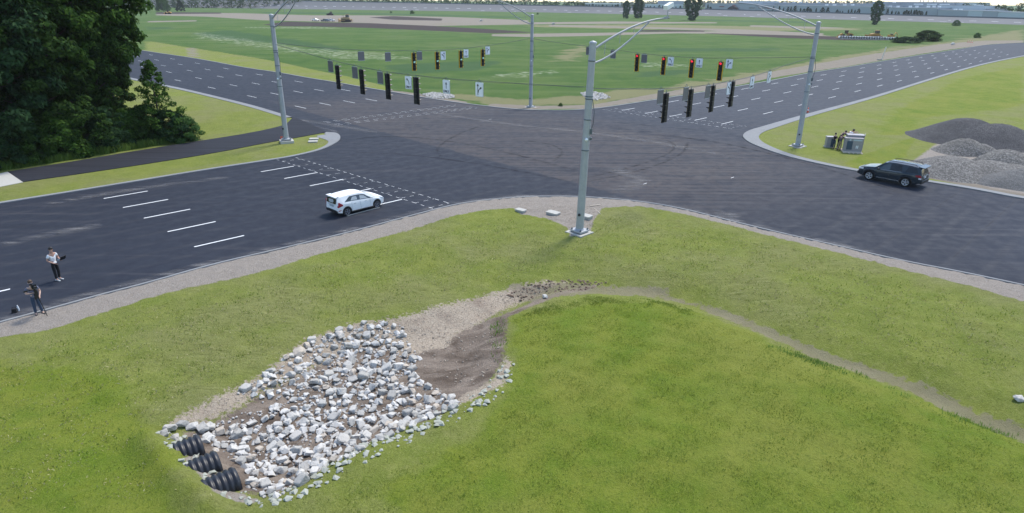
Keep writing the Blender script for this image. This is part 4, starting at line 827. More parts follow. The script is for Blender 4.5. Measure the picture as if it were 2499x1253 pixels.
# dark SUV
sr, sf = G(2206, 456), G(2121, 439.5); d = dirto(sr, sf); rn = Vector((d.y, -d.x, 0)); mid = (sr + sf) / 2 + rn * .92
SUV = dict(L=5.02, W=1.98, xf=1.46, xr=-1.40, rw=.385, paint='suv_paint', seams=(-.05, .96, -.98), seam_mat='black', rim='rimm', spokes=5, twin=True, spw=.028, tumble=.16,
    top=[(-2.51, .62), (-2.5, 1.02), (-2.46, 1.12), (-2.28, 1.66), (-2.15, 1.76), (-1.6, 1.83), (-.4, 1.86), (.2, 1.83), (.5, 1.70), (1.0, 1.29), (1.14, 1.20), (1.6, 1.15), (2.1, 1.07), (2.38, .97), (2.48, .80), (2.51, .60)],
    belt=[(-2.5, 1.17), (-1.5, 1.15), (0, 1.09), (1.0, 1.06), (1.4, 1.03), (2.5, .8)], plan=[(-2.51, .84), (-2.4, .92), (-2.0, .98), (-1.4, 1), (1.4, 1), (2.0, .965), (2.3, .89), (2.45, .78), (2.51, .66)],
    low=[(-2.51, .46), (-2.0, .36), (-1.2, .27), (1.3, .27), (2.0, .30), (2.51, .38)],
    side_glass=[(-2.20, -1.98, -1.22, -1.38, .12, .86, 'glass_dark', None), (-.98, -.86, -.08, -.08, .08, .88, 'glass_dark', None), (-.02, -.02, .92, .34, .08, .88, 'glass_mid', None)], screens=[('windscreen', .46, 1.06, .90, 'glass_dark'), ('rear_window', -2.44, -2.24, .84, 'glass_dark')])
st_, F2 = car('suv', 'dark blue grey SUV with roof rails parked by the gravel piles', (mid.x, mid.y, .004), math.atan2(d.y, d.x), SUV)
for sg in (1, -1):
    rr = MB(); rr.tube([(-1.95, sg * .70, 1.76), (-1.85, sg * .70, 1.88), (-.9, sg * .71, 1.915), (.1, sg * .71, 1.90), (.25, sg * .71, 1.80)], .025, 6); rr.build('roof_rail', 'black', st_)
    mr = MB(); mr.ell((.78, sg * 1.10, 1.14), (.10, .13, .09)); mr.tube([(.80, sg * .93, 1.08), (.78, sg * 1.08, 1.11)], .035, 6); mr.build('wing_mirror', 'black', st_)
    tl = MB(); P = [(-2.47, .93), (-2.08, .98), (-2.02, 1.10), (-2.30, 1.14), (-2.46, 1.10)]; tl.prism(P, (0, sg * .895, 0), (1, 0, 0), (0, 0, 1), (0, sg, 0), .075); tl.build('tail_lamp', 'red_lamp', st_)
    cl = MB(); cl.prism([(-2.49, .80), (-2.30, .80), (-2.28, .92), (-2.48, .93)], (0, sg * .86, 0), (1, 0, 0), (0, 0, 1), (0, sg, 0), .075); cl.build('reversing_lamp', 'clear_lamp', st_)
    hl = MB(); hl.prism([(2.02, .86), (2.42, .82), (2.42, .92), (2.06, 1.01)], (0, sg * .70, 0), (1, 0, 0), (0, 0, 1), (0, sg, 0), .215); hl.build('headlamp', 'clear_lamp', st_)
    ss = MB(); ss.box((-.02, sg * .995, .40), (1.75, .02, .035)); ss.build('sill_strip', 'chrome', st_)
    for xh in (-.78, .22): hd = MB(); hd.box((xh, sg * .992, .98), (.2, .025, .035)); hd.build('door_handle', 'suv_paint', st_)
    wl = MB(); wl.tube([tuple(v) for v in [Vector((x, sg * (F2['side'](x, .03).y + .008), F2['side'](x, .03).z)) for x in (-.98, -.5, 0, .5, .92)]], .014, 5); wl.build('window_strip', 'chrome', st_)
    am = MB()
    for xw in (1.46, -1.40): am.tube([(xw + .475 * math.cos(R(a)), sg * .985, .385 + .475 * math.sin(R(a))) for a in range(-8, 189, 14)], .03, 6)
    am.build('wheel_arch_trim', 'black', st_)
sp = MB(); sp.prism([(-.72, 0), (.72, 0), (.76, .45), (-.76, .45)], (-2.53, 0, 1.68), (0, -1, 0), (1, 0, .14), (0, 0, 1), .05); sp.build('spoiler', 'suv_paint', st_)
bp = MB(); bp.box((-2.49, 0, .52), (.14, 1.72, .22)); bp.box((-2.50, 0, .70), (.14, 1.7, .05)); bp.build('rear_bumper', 'black', st_); MB().box((-2.56, 0, .67), (.03, 1.5, .03)).build('bumper_trim', 'sign_edge', st_)
MB().box((-2.512, 0, 1.03), (.03, 1.2, .045)).build('tailgate_strip', 'chrome', st_); MB().box((-2.515, .1, .90), (.02, .36, .15)).build('number_plate', 'sign_white', st_)
gr = MB(); gr.box((2.47, 0, .78), (.08, 1.2, .24)); gr.build('grille', 'chrome', st_); fb = MB(); fb.box((2.45, 0, .50), (.12, 1.6, .22)); fb.build('front_bumper', 'black', st_)
# ------------------------------------------------------------------ people
def skin_mesh(name, J, edges, root, mat, parent, sub=2):
    me = bpy.data.meshes.new(name); ks = list(J); me.from_pydata([J[k][0] for k in ks], [(ks.index(a), ks.index(b)) for a, b in edges], []); me.materials.append(M[mat])
    o = bpy.data.objects.new(name, me); COL.objects.link(o); o.parent = parent
    mo = o.modifiers.new('skin', 'SKIN'); mo.use_smooth_shade = True; mo.branch_smoothing = .6
    if not me.skin_vertices: me.skin_vertices.new()
    for i, k in enumerate(ks):
        r_ = J[k][1]; me.skin_vertices[0].data[i].radius = r_ if isinstance(r_, tuple) else (r_, r_); me.skin_vertices[0].data[i].use_root = (k == root)
    ms = o.modifiers.new('sub', 'SUBSURF'); ms.levels = sub; ms.render_levels = sub; return o
BASE = dict(pelvis=(0, 0, .95), waist=(0, .0, 1.10), chest=(0, .0, 1.33), neck=(0, .0, 1.49), jaw=(0, .02, 1.57), head=(0, .015, 1.67), crown=(0, .0, 1.75))
def person(label, loc, rz, pose, top, bottom, shoes, hair, skin='skin', scale=1.0, fingers=True):
    """local +Y is the way the person faces; pose overrides joints"""
    t = thing('person', label, 'person', loc, rz); t.scale = (scale,) * 3
    j = dict(BASE)
    for s, n in ((-1, 'l'), (1, 'r')):
        j.update({'sh' + n: (.175 * s, 0, 1.42), 'el' + n: (.235 * s, -.03, 1.15), 'wr' + n: (.245 * s, .07, .92), 'ha' + n: (.245 * s, .11, .84), 'hip' + n: (.095 * s, 0, .91), 'kn' + n: (.105 * s, .03, .50), 'an' + n: (.11 * s, -.01, .09), 'to' + n: (.125 * s, .15, .04)})
    gz = pose.get('gaze'); j.update({k: v for k, v in pose.items() if k != 'gaze'}); V = {k: Vector(v) for k, v in j.items()}
    rad = dict(pelvis=(.135, .105), waist=(.125, .095), chest=(.15, .105), neck=.055, jaw=(.068, .075), head=(.078, .095), crown=(.05, .06))
    for n in 'lr': rad.update({'sh' + n: .062, 'el' + n: .044, 'wr' + n: .030, 'ha' + n: (.036, .022), 'hip' + n: .085, 'kn' + n: .056, 'an' + n: .040, 'to' + n: .032})
    J = {k: (V[k], rad[k]) for k in V}
    E = [('pelvis', 'waist'), ('waist', 'chest'), ('chest', 'neck'), ('neck', 'jaw'), ('jaw', 'head'), ('head', 'crown')]
    for n in 'lr':
        E += [('chest', 'sh' + n), ('sh' + n, 'el' + n), ('el' + n, 'wr' + n), ('wr' + n, 'ha' + n), ('pelvis', 'hip' + n), ('hip' + n, 'kn' + n), ('kn' + n, 'an' + n), ('an' + n, 'to' + n)]
        if fingers:
            w, h = V['wr' + n], V['ha' + n]; d = (h - w).normalized(); sd = d.cross(Vector((0, 0, 1))); sd = sd.normalized() if sd.length > .1 else Vector((1, 0, 0)); cu = Vector((0, .25, -.25))
            for q, (o_, ln) in enumerate(((-.027, .075), (-.009, .088), (.010, .083), (.027, .066))):
                a, b, c = f'f{n}{q}a', f'f{n}{q}b', f'f{n}{q}c'; J[a] = (h + d * .03 + sd * o_, .010); J[b] = (h + d * (.03 + ln * .55) + sd * o_ * 1.2 + cu * .03, .009); J[c] = (h + d * (.03 + ln * .9) + sd * o_ * 1.2 + cu * .11, .007); E += [('ha' + n, a), (a, b), (b, c)]
            sgn = -1 if n == 'r' else 1; J['t' + n] = (w + d * .05 + sd * .045 * sgn, .012); J['u' + n] = (w + d * .10 + sd * .065 * sgn + cu * .04, .009); E += [('wr' + n, 't' + n), ('t' + n, 'u' + n)]
    fw = (V['head'] - V['neck']); fwd = Vector(gz).normalized() if gz else Vector((0, 1, 0))
    J['nose'] = (V['head'] * .6 + V['jaw'] * .4 + fwd * .105, .011); E.append(('jaw', 'nose'))
    skin_mesh('body', J, E, 'pelvis', skin, t)
    sx = fwd.cross(UP).normalized()
    for s in (-1, 1):
        e = MB(); e.ell(V['head'] + fwd * .086 + sx * .032 * s - UP * .01, (.012, .012, .008), 8, 5); e.build('eye', 'black', t); e = MB(); e.ell(V['head'] + sx * .082 * s - UP * .03, (.014, .02, .03), 8, 5); e.build('ear', skin, t)
    mo = MB(); mo.ell(V['jaw'] + fwd * .080 - UP * .005, (.026, .012, .007), 8, 4); mo.build('mouth', 'sign_red', t)
    hr = MB(); hc = V['head'] + UP * .035 - fwd * .018; hr.ell(hc, (.092, .105, .085), 14, 8); hr.ell(hc - fwd * .035 - UP * .04, (.085, .075, .085), 12, 7); hr.build('hair', hair, t)
    g = .016
    T = {k: (V[k], tuple(x + g for x in (rad[k] if isinstance(rad[k], tuple) else (rad[k],) * 2))) for k in ('waist', 'chest', 'shl', 'shr')}; T['hem'] = (V['pelvis'] - (V['waist'] - V['pelvis']) * .30, (.165, .135)); T['hip'] = (V['pelvis'] + (V['waist'] - V['pelvis']) * .1, (.158, .128)); T['neckline'] = (V['chest'] + (V['neck'] - V['chest']) * .70, (.085, .075)); ET = [('hem', 'hip'), ('hip', 'waist'), ('waist', 'chest'), ('chest', 'neckline')]
    for n in 'lr': T['sl' + n] = (V['sh' + n] + (V['el' + n] - V['sh' + n]) * .62, .068); ET += [('chest', 'sh' + n), ('sh' + n, 'sl' + n)]
    skin_mesh('shirt', T, ET, 'waist', top, t)
    B = {'belt': (V['pelvis'] + (V['waist'] - V['pelvis']) * .8, (.136, .106)), 'pelvis': (V['pelvis'] - UP * .02, (.148, .118))}; EB = [('belt', 'pelvis')]
    for n in 'lr':
        a = V['an' + n]; k_ = V['kn' + n]; B['hip' + n] = (V['hip' + n], .098); B['kn' + n] = (k_, .070); B['cuff' + n] = (a + (k_ - a) * .06, .062); EB += [('pelvis', 'hip' + n), ('hip' + n, 'kn' + n), ('kn' + n, 'cuff' + n)]
    skin_mesh('trousers', B, EB, 'pelvis', bottom, t)
    for n in 'lr':
        a, b = V['an' + n], V['to' + n]; f = Vector((b.x - a.x, b.y - a.y, 0)).normalized(); s_ = MB()
        for u, w, h in ((-.05, .042, .042), (.03, .045, .05), (.11, .048, .042), (.18, .042, .034)): s_.ell(Vector((a.x, a.y, 0)) + f * u + UP * (h + .004 + max(0, min(a.z - .09, b.z - .04))), (.05, .05, h), 10, 6)
        s_.build('shoe', shoes, t)
    return t
def face_cam(p): return math.atan2(-p.y, -p.x) - math.pi / 2
p1 = G(143, 684); rz1 = math.atan2(-.25, .97) - math.pi / 2
man = person('person in white T-shirt and black trousers standing on the road holding a laptop', p1, rz1, {'ell': (-.24, .06, 1.14), 'wrl': (-.13, .28, 1.12), 'hal': (-.09, .36, 1.12), 'elr': (.27, -.06, 1.14), 'wrr': (.17, .15, 1.0), 'har': (.13, .22, .98), 'kn' 'l': (-.08, .05, .5), 'anl': (-.085, -.01, .09), 'tol': (-.10, .15, .04), 'anr': (.10, .03, .09), 'tor': (.115, .19, .04), 'gaze': (.75, .6, -.2)}, 'cl_white', 'cl_black', 'shoe', 'hair', 'skin', 1.07)
lt = thing('laptop', 'open dark laptop on the left hand of the person in white', 'laptop', p1 + Matrix.Rotation(rz1, 3, 'Z') @ Vector((-.10, .40, 1.215)), rz1)
MB().box((0, 0, 0), (.34, .24, .018)).build('keyboard_base', 'cab_slate', lt); MB().box((0, .185, .11), (.34, .012, .23), rx=-.45).build('screen', 'black', lt)
p2 = G(96, 768); rz2 = face_cam(p2) + .1
person('person in grey blue T-shirt and jeans filming at the kerb behind a camera rig', p2, rz2, {'ell': (-.27, .0, 1.14), 'wrl': (-.20, .22, 1.02), 'hal': (-.17, .30, 1.0), 'elr': (.28, .05, 1.18), 'wrr': (.10, .26, 1.22), 'har': (.04, .31, 1.24), 'anl': (-.15, .02, .09), 'tol': (-.18, .17, .04), 'gaze': (0, .95, -.3)}, 'cl_grey', 'cl_jeans', 'shoe_dark', 'hair_brown', 'skin_pale', 1.02)
cr = thing('camera_rig', 'black video camera on a tall monopod held before the face of the person filming', 'camera', p2 + Matrix.Rotation(rz2, 3, 'Z') @ Vector((-.06, .36, 0)), rz2)
MB().tube([(-.18, .10, .0), (-.02, 0, 1.25), (0, 0, 1.45)], [.016, .024, .03], 8).build('monopod', 'black', cr)
c = MB(); c.box((0, -.05, 1.60), (.20, .30, .20)); c.box((.10, .0, 1.72), (.12, .10, .06)); cb = c.build('camera_body', 'black', cr); c = MB(); c.lathe([(.05, .10), (.065, .30), (.055, .30), (.0, .26)], (0, 0, 1.60), 'Y', 14); c.build('lens', 'black', cb)
c = MB(); c.tube([(-.02, 0, 1.42), (.32, -.06, 1.42)], .022, 6); c.box((.36, -.06, 1.42), (.14, .07, .07)); c.build('handle', 'black', cr); c = MB(); c.box((-.01, .0, 1.18), (.13, .12, .42)); c.box((.05, -.05, 1.05), (.06, .06, .30)); c.build('stabiliser', 'black', cr)
pb = G(46, 759); bt = thing('bottle', 'clear plastic water bottle standing on the asphalt edge', 'bottle', pb)
MB().lathe([(0, 0), (.045, 0), (.047, .02), (.047, .20), (.018, .26), (.018, .28)], n=14).build('bottle_body', 'bottle', bt); MB().lathe([(.02, .275), (.02, .30), (0, .30)], n=12).build('bottle_cap', 'sign_white', bt)
pk = G(37, 763); bk = thing('camera_bag', 'small black camera bag on the asphalt beside the bottle', 'bag', pk, .3); MB().box((0, 0, .10), (.22, .16, .20), taper=.85).build('pouch', 'cl_black', bk); MB().tube([(-.09, 0, .19), (-.06, 0, .28), (.06, 0, .28), (.09, 0, .19)], .012, 6).build('strap', 'cl_black', bk)
# ------------------------------------------------------------------ cabinets by the right corner
pc = G(2077, 372); rc = R(-12)
def at_c(x, y, z=0): return pc + Matrix.Rotation(rc, 3, 'Z') @ Vector((x, y, z))
ct = thing('utility_cabinet', 'large grey utility cabinet with open side door standing on pallets in the grass', 'cabinet', pc, rc)
b = MB(); b.box((0, .2, .08), (1.75, 1.5, .16)); 
for i in range(5): b.box((0, -.60 + .05 * i * 0 - .02, .03 + 0 * i), (1.9 - .1 * i, .06, .06)) if i == 0 else b.box((-.8 + .4 * i, -.72, .05), (.10, .35, .08))
b.build('pallet', 'wood', ct)
b = MB(); b.box((0, -.1, .81), (1.66, .62, 1.30)); b.box((0, -.1, 1.485), (1.74, .72, .05)); b.build('front_housing', 'cab_grey', ct)
b = MB(); b.box((.28, .62, .92), (1.55, .78, 1.52)); b.box((.28, .60, 1.705), (1.66, .90, .05)); b.build('rear_housing', 'cab_grey', ct)
b = MB(); b.box((-.40, -.425, .78), (.52, .05, .86)); b.build('slate_panel', 'cab_slate', ct)
b = MB(); b.box((.30, -.42, 1.32), (.82, .03, .15)); b.box((-.40, -.42, 1.33), (.16, .03, .18)); b.build('label_plate', 'cab_light', ct)
b = MB(); b.box((.26, -.42, .62), (.07, .03, .30)); b.box((.40, -.42, .62), (.07, .03, .30)); b.build('vent', 'sign_white', ct)
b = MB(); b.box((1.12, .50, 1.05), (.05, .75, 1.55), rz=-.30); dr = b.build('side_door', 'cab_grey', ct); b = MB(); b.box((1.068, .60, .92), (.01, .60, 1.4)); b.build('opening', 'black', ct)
p3 = G(2022, 360); c2 = thing('small_cabinet', 'small grey cabinet with slate front left of the woman in black', 'cabinet', p3, rc + .1)
MB().box((0, 0, .06), (.85, .75, .12)).build('plinth', 'concrete', c2); b = MB(); b.box((0, 0, .62), (.72, .60, 1.0)); b.box((0, 0, 1.14), (.80, .68, .05)); b.build('housing', 'cab_grey', c2); MB().box((.20, -.31, .55), (.32, .03, .85)).build('slate_panel', 'cab_slate', c2)
p = G(2033, 363.5); person('person in black T-shirt and jeans with arms folded standing beside the small cabinet', p, R(-70), {'ell': (-.23, .10, 1.14), 'wrl': (.02, .22, 1.16), 'hal': (.09, .22, 1.17), 'elr': (.23, .10, 1.12), 'wrr': (-.02, .24, 1.10), 'har': (-.09, .23, 1.10)}, 'cl_black', 'cl_jeans', 'shoe_dark', 'hair', 'skin_pale', .95, False)
p = G(2047, 367.5); person('person in dark grey T-shirt and khaki trousers leaning towards the large cabinet', p, R(-55), {'waist': (0, .05, 1.09), 'chest': (0, .14, 1.30), 'neck': (0, .20, 1.45), 'jaw': (0, .24, 1.52), 'head': (0, .25, 1.61), 'crown': (0, .25, 1.70), 'shl': (-.175, .15, 1.39), 'shr': (.175, .15, 1.39), 'ell': (-.23, .18, 1.12), 'wrl': (-.22, .38, 1.02), 'hal': (-.22, .46, 1.02), 'elr': (.23, .18, 1.12), 'wrr': (.22, .36, .98), 'har': (.22, .44, .98), 'knl': (-.10, -.02, .50), 'anl': (-.12, -.22, .09), 'tol': (-.13, -.06, .04)}, 'cl_dkgrey', 'cl_khaki', 'shoe_dark', 'hair', 'skin', 1.02, False)
bend = {'waist': (0, .06, 1.12), 'chest': (0, .22, 1.36), 'neck': (0, .36, 1.50), 'jaw': (0, .43, 1.53), 'head': (0, .50, 1.58), 'crown': (0, .56, 1.63), 'shl': (-.175, .27, 1.43), 'shr': (.175, .27, 1.43), 'ell': (-.24, .55, 1.38), 'wrl': (-.20, .78, 1.46), 'hal': (-.19, .86, 1.48), 'elr': (.24, .55, 1.38), 'wrr': (.20, .78, 1.46), 'har': (.19, .86, 1.48), 'gaze': (0, .7, -.6)}
p = at_c(-1.0, 1.25); person('person in black bending over the large cabinet from behind', p, rc + R(-75), bend, 'cl_black', 'cl_black', 'shoe_dark', 'hair', 'skin_pale', 1.15, False)
p = at_c(-.25, 1.75); person('person in white shirt bending over the top of the large cabinet', p, rc + R(-95), dict(bend), 'cl_white', 'cl_jeans', 'shoe_dark', 'hair', 'skin', 1.22, False)
# ------------------------------------------------------------------ small things around the poles
def slab_box(label, px, py, rz, sx, sy, h, group):
    p = H(px, py); t = thing('handhole_box', label, 'ground box', p, rz, group); n = 5; c = .10
    pl = [(x + sgx * 0, y) for x, y in arc(sx / 2 - c, sy / 2 - c, c, 0, 90, n) + arc(-sx / 2 + c, sy / 2 - c, c, 90, 180, n) + arc(-sx / 2 + c, -sy / 2 + c, c, 180, 270, n) + arc(sx / 2 - c, -sy / 2 + c, c, 270, 360, n)] if (sgx := 0) == 0 else None
    MB().prism([(x * .96, y * .96) for x, y in pl], (0, 0, -.1), (1, 0, 0), (0, 1, 0), (0, 0, 1), h + .04).build('box_wall', 'concrete', t); MB().prism(pl, (0, 0, h - .06), (1, 0, 0), (0, 1, 0), (0, 0, 1), .08).build('lid', 'concrete_pale', t)
g = 'concrete boxes set in the ground at the foreground corner'
slab_box('leftmost flat concrete box at the gravel edge left of the foreground pole', 1271, 517, R(-38), .80, .48, .16, g); slab_box('middle rounded concrete box in the gravel left of the foreground pole', 1350, 524, R(-40), .95, .62, .18, g); slab_box('concrete box half hidden behind the foreground pole', 1428, 533, R(-38), .95, .62, .22, g)
g = 'concrete lids in the left corner grass'
slab_box('upper of two white concrete lids in the grass right of the left pole', 766.5, 341, R(10), .95, .70, .12, g); slab_box('lower of two white concrete lids in the grass right of the left pole', 764, 347.5, R(10), .95, .70, .12, g)
for lb, a, b in (('pale wooden lath lying on gravel right of the foreground pole, nearly level', (1440, 504), (1465, 501)), ('pale wooden lath lying slanted at the grass edge right of the foreground pole', (1451, 511), (1465, 523))):
    A, B = H(*a), H(*b); o = MB().tube([A - A + UP * .03, B - A + UP * .03], .035, 4).build('wooden_lath', 'wood', None, A); tag(o, lb, 'lath', 'wooden laths by the pole')
def stake(label, px, py, h, mat, r=.03, lean=0.0, nm='marker_stake', cat='marker'):
    p = H(px, py); t = thing(nm, label, cat, p); MB().tube([(0, 0, -.1), (lean, 0, h)], r, 8).build('post', mat, t); return t
t = stake('orange marker flag standing beside the left pole footing', 686, 346, .55, 'orange', .015); MB().prism([(0, .25), (.28, .32), (.22, .55), (0, .55)], (0, 0, 0), (1, 0, 0), (0, 0, 1), (0, 1, 0), .02).build('flag', 'orange', t)
t = stake('leaning cream marker post on the bare strip beside the far right road', 2151, 147, 3.4, 'pvc', .13, .55, 'marker_post'); MB().box((-.6, 0, .12), (1.0, .5, .25)).build('base_block', 'concrete', t)
def cone(label, px, py, h=.7):
    p = H(px, py); t = thing('traffic_cone', label, 'cone', p, 0, 'orange cones by the road'); MB().box((0, 0, .02), (.36, .36, .04)).build('base', 'orange', t); MB().lathe([(.14, .04), (.03, h), (0, h)], n=12).build('body', 'orange', t); MB().lathe([(.11, h * .45), (.082, h * .65)], n=12).build('band', 'sign_white', t)
cone('orange cone on the kerb right of the right pole', 1971, 276, .75)
for i, (x, y) in enumerate(((2362, 104), (2367, 104.3), (2372, 104.7))): cone(f'{ordn[i]} orange cone from the left by the far road bend', x, y, 1.0)
# ------------------------------------------------------------------ gravel piles (mounds of loose aggregate, each a thing)
def mound(name, label, cpx, axes, h, mat, peaks, rz=0.0, seed=1, group='gravel piles beyond the parked SUV'):
    c = cpx if isinstance(cpx, Vector) else H(*cpx); r = np.random.default_rng(seed); n, m = 96, 40; V = []; F = []
    ph = r.uniform(0, 6.28, 6)
    for i in range(m + 1):
        u = i / m
        for k in range(n):
            th = 2 * math.pi * k / n; wob = 1 + .07 * math.sin(3 * th + ph[0]) + .05 * math.sin(5 * th + ph[1]) + .02 * math.sin(11 * th + ph[2])
            x, y = axes[0] * u * wob * math.cos(th), axes[1] * u * wob * math.sin(th)
            z = 0.0
            for (px_, py_, ph_, pr) in peaks: dd = math.hypot((x - px_) / pr, (y - py_) / pr); z = max(z, ph_ * max(0, 1 - dd) ** 1.0 * (1 - .25 * math.exp(-dd * 9)))
            z = z * (1 - u ** 6) + .035 * math.sin(7.0 * x + ph[3]) * math.sin(6.3 * y + ph[4]) * min(1, z * 2) + r.normal(0, .015) - .06 * u ** 4
            V.append((x, y, z))
    for i in range(m):
        for k in range(n): F.append((i * n + k, (i + 1) * n + k, (i + 1) * n + (k + 1) % n, i * n + (k + 1) % n))
    mb = MB(); mb.add(V, F, 0, True); o = mb.build(name, mat, None, c); o.rotation_euler = (0, 0, rz); sm = o.modifiers.new('settle', 'SMOOTH'); sm.iterations = 3; sm.factor = .5
    return tag(o, label, 'gravel pile', group)
mound('gravel_pile', 'dark asphalt grindings pile behind the grey gravel piles', G(2395, 345), (8.6, 6.0), 2, 'gravel_dark', [(-1.4, .8, 2.8, 6.0), (1.4, -.4, 2.5, 5.4), (-3.4, 1.2, 1.4, 4.2), (4.0, -.6, 1.4, 4.5)], R(-20), 3)
mound('gravel_pile', 'broad grey crushed stone pile beside the parked SUV', G(2365, 425), (6.8, 4.2), 2, 'gravel_light', [(-1.4, .6, 1.6, 5.0), (1.8, .4, 1.45, 4.6), (-3.6, -.4, .8, 3.8), (3.6, .2, 1.35, 4.0)], R(-18), 5)
mound('gravel_pile', 'rounded pale gravel heap between the dark pile and crushed stone', G(2352, 372), (3.6, 2.6), 2, 'gravel_light', [(0, 0, 1.7, 3.1), (1.4, -.3, 1.2, 2.6)], R(-10), 8)
mound('gravel_pile', 'fine grey gravel pile at the right edge of the photo', G(2500, 452), (4.6, 2.9), 2, 'gravel_fine', [(0, .3, 1.5, 3.6), (-1.6, 0, 1.0, 3.0)], R(-20), 9)
mound('gravel_pile', 'right hand grey stone heap behind the fine gravel', G(2490, 412), (4.4, 3.2), 2, 'gravel_light', [(-1.2, .3, 2.0, 3.9), (1.5, .2, 1.8, 3.8)], R(-10), 11)
# ------------------------------------------------------------------ culverts and riprap
def culvert(label, px, py, az, L=1.5, r=.50, zc=0.0):
    p = G(px, py, zc); t = thing('culvert_pipe', label, 'culvert pipe', p, az, 'black culvert pipes at the ditch end'); mb = MB(); prof = []; n = 7; s = L / n
    for i in range(n): x = -L + i * s; prof += [(r - .05, x), (r, x + s * .22), (r, x + s * .62), (r - .05, x + s * .82)]
    prof += [(r - .05, 0), (r - .085, 0)]; mb.lathe(prof, axis='X', n=36); mb.build('corrugated_shell', 'hdpe', t)
    i_ = MB(); i_.lathe([(r - .085, 0), (r - .09, -L)], axis='X', n=36); i_.lathe([(r - .09, -L + .02), (0, -L + .02)], axis='X', n=36); i_.build('lining', 'black', t); return t
culvert('farthest of three black corrugated culvert pipes at the ditch end', *CULV[0], azc, CL, .51, CZ); culvert('middle one of three black corrugated culvert pipes at the ditch end', *CULV[1], azc, CL, .51, CZ); culvert('nearest of three black corrugated culvert pipes at the ditch end', *CULV[2], azc, CL, .51, CZ)
def rock_mesh(seed):
    r = random.Random(seed); bm = bmesh.new()
    for sx in ((-1, 1) if seed % 3 else ()):
        for sy in (-1, 1):
            for sz in (-1, 1): bm.verts.new((sx * .44 * r.uniform(.5, 1.15), sy * .34 * r.uniform(.5, 1.15), sz * .29 * r.uniform(.5, 1.15)))
    for _ in range(4 if seed % 3 else 13):
        v = Vector((r.gauss(0, 1), r.gauss(0, 1), r.gauss(0, 1))).normalized(); bm.verts.new((v.x * .56, v.y * .43, v.z * .36))
    bmesh.ops.convex_hull(bm, input=bm.verts); bmesh.ops.delete(bm, geom=[v for v in bm.verts if not v.link_faces], context='VERTS')
    bmesh.ops.bevel(bm, geom=bm.edges[:], offset=.035, segments=1, affect='EDGES'); bmesh.ops.triangulate(bm, faces=bm.faces)
    bmesh.ops.subdivide_edges(bm, edges=bm.edges[:], cuts=1)
    for v in bm.verts: v.co *= 1 + r.uniform(-.045, .045)
    bmesh.ops.recalc_face_normals(bm, faces=bm.faces); me = bpy.data.meshes.new('rock'); bm.to_mesh(me); bm.free(); me.materials.append(M['rock']); return me
RM = [rock_mesh(i) for i in range(14)]
rockreg = [[(p.x, p.y) for p in (H(*c) for c in q)] for q in ([(540, 1110), (470, 1062), (520, 1040), (590, 1010), (660, 990), (570, 958), (645, 915), (715, 860), (760, 832), (850, 798), (930, 783), (985, 800), (1000, 840), (1025, 870), (1015, 925), (1075, 955), (1125, 988), (1060, 1020), (970, 1060), (900, 1092), (830, 1130), (760, 1165), (700, 1205), (645, 1222), (605, 1190), (595, 1140)],)]
hole = [(p.x, p.y) for p in (H(*c) for c in [(610, 985), (700, 945), (780, 950), (790, 985), (700, 1015), (640, 1020)])]
RX, RY = [p[0] for p in rockreg[0]], [p[1] for p in rockreg[0]]
placed = []
def rock(x, y, s, sink=.45, squash=1.0, label=None, group='pale riprap rocks in the ditch'):
    o = bpy.data.objects.new('rock', rnd.choice(RM)); COL.objects.link(o); o.location = (x, y, tz(x, y) + s * .32 * (1 - sink)); o.rotation_euler = (rnd.uniform(-.4, .4), rnd.uniform(-.4, .4), rnd.uniform(0, 6.28)); o.scale = (s, s * rnd.uniform(.8, 1.15), s * rnd.uniform(.65, 1.0) * squash)
    return tag(o, label or 'pale angular limestone rock lying among the riprap in the muddy ditch bed', 'rock', group)
tries = 0
while len(placed) < 292 and tries < 60000:
    tries += 1; x, y = rnd.uniform(min(RX), max(RX)), rnd.uniform(min(RY), max(RY)); P_ = np.array([x]), np.array([y])
    if not inside(*P_, rockreg[0])[0]: continue
    if inside(*P_, hole)[0] and rnd.random() < .93: continue
    s = rnd.choice((.24, .28, .32, .36, .38, .40, .44, .48, .54)) * rnd.uniform(.85, 1.1) * 1.08
    if all((x - a) ** 2 + (y - b) ** 2 > ((s + c) * .34) ** 2 for a, b, c in placed): placed.append((x, y, s)); rock(x, y, s)
for px, py, s in ((412, 1050, .55), (400, 1062, .4), (445, 1040, .5), (470, 1045, .45), (492, 1050, .5), (515, 1042, .45), (430, 1072, .4)): p = H(px, py); rock(p.x, p.y, s,   .45, .8)
p = H(1330, 727); rock(p.x, p.y, .34, .3, 1, 'lone pale rock beside the drainage swale near the path of bare soil', None); p = H(2485, 976); rock(p.x, p.y, .4, .4, .8, 'pale flat rock at the right end of the swale', None)
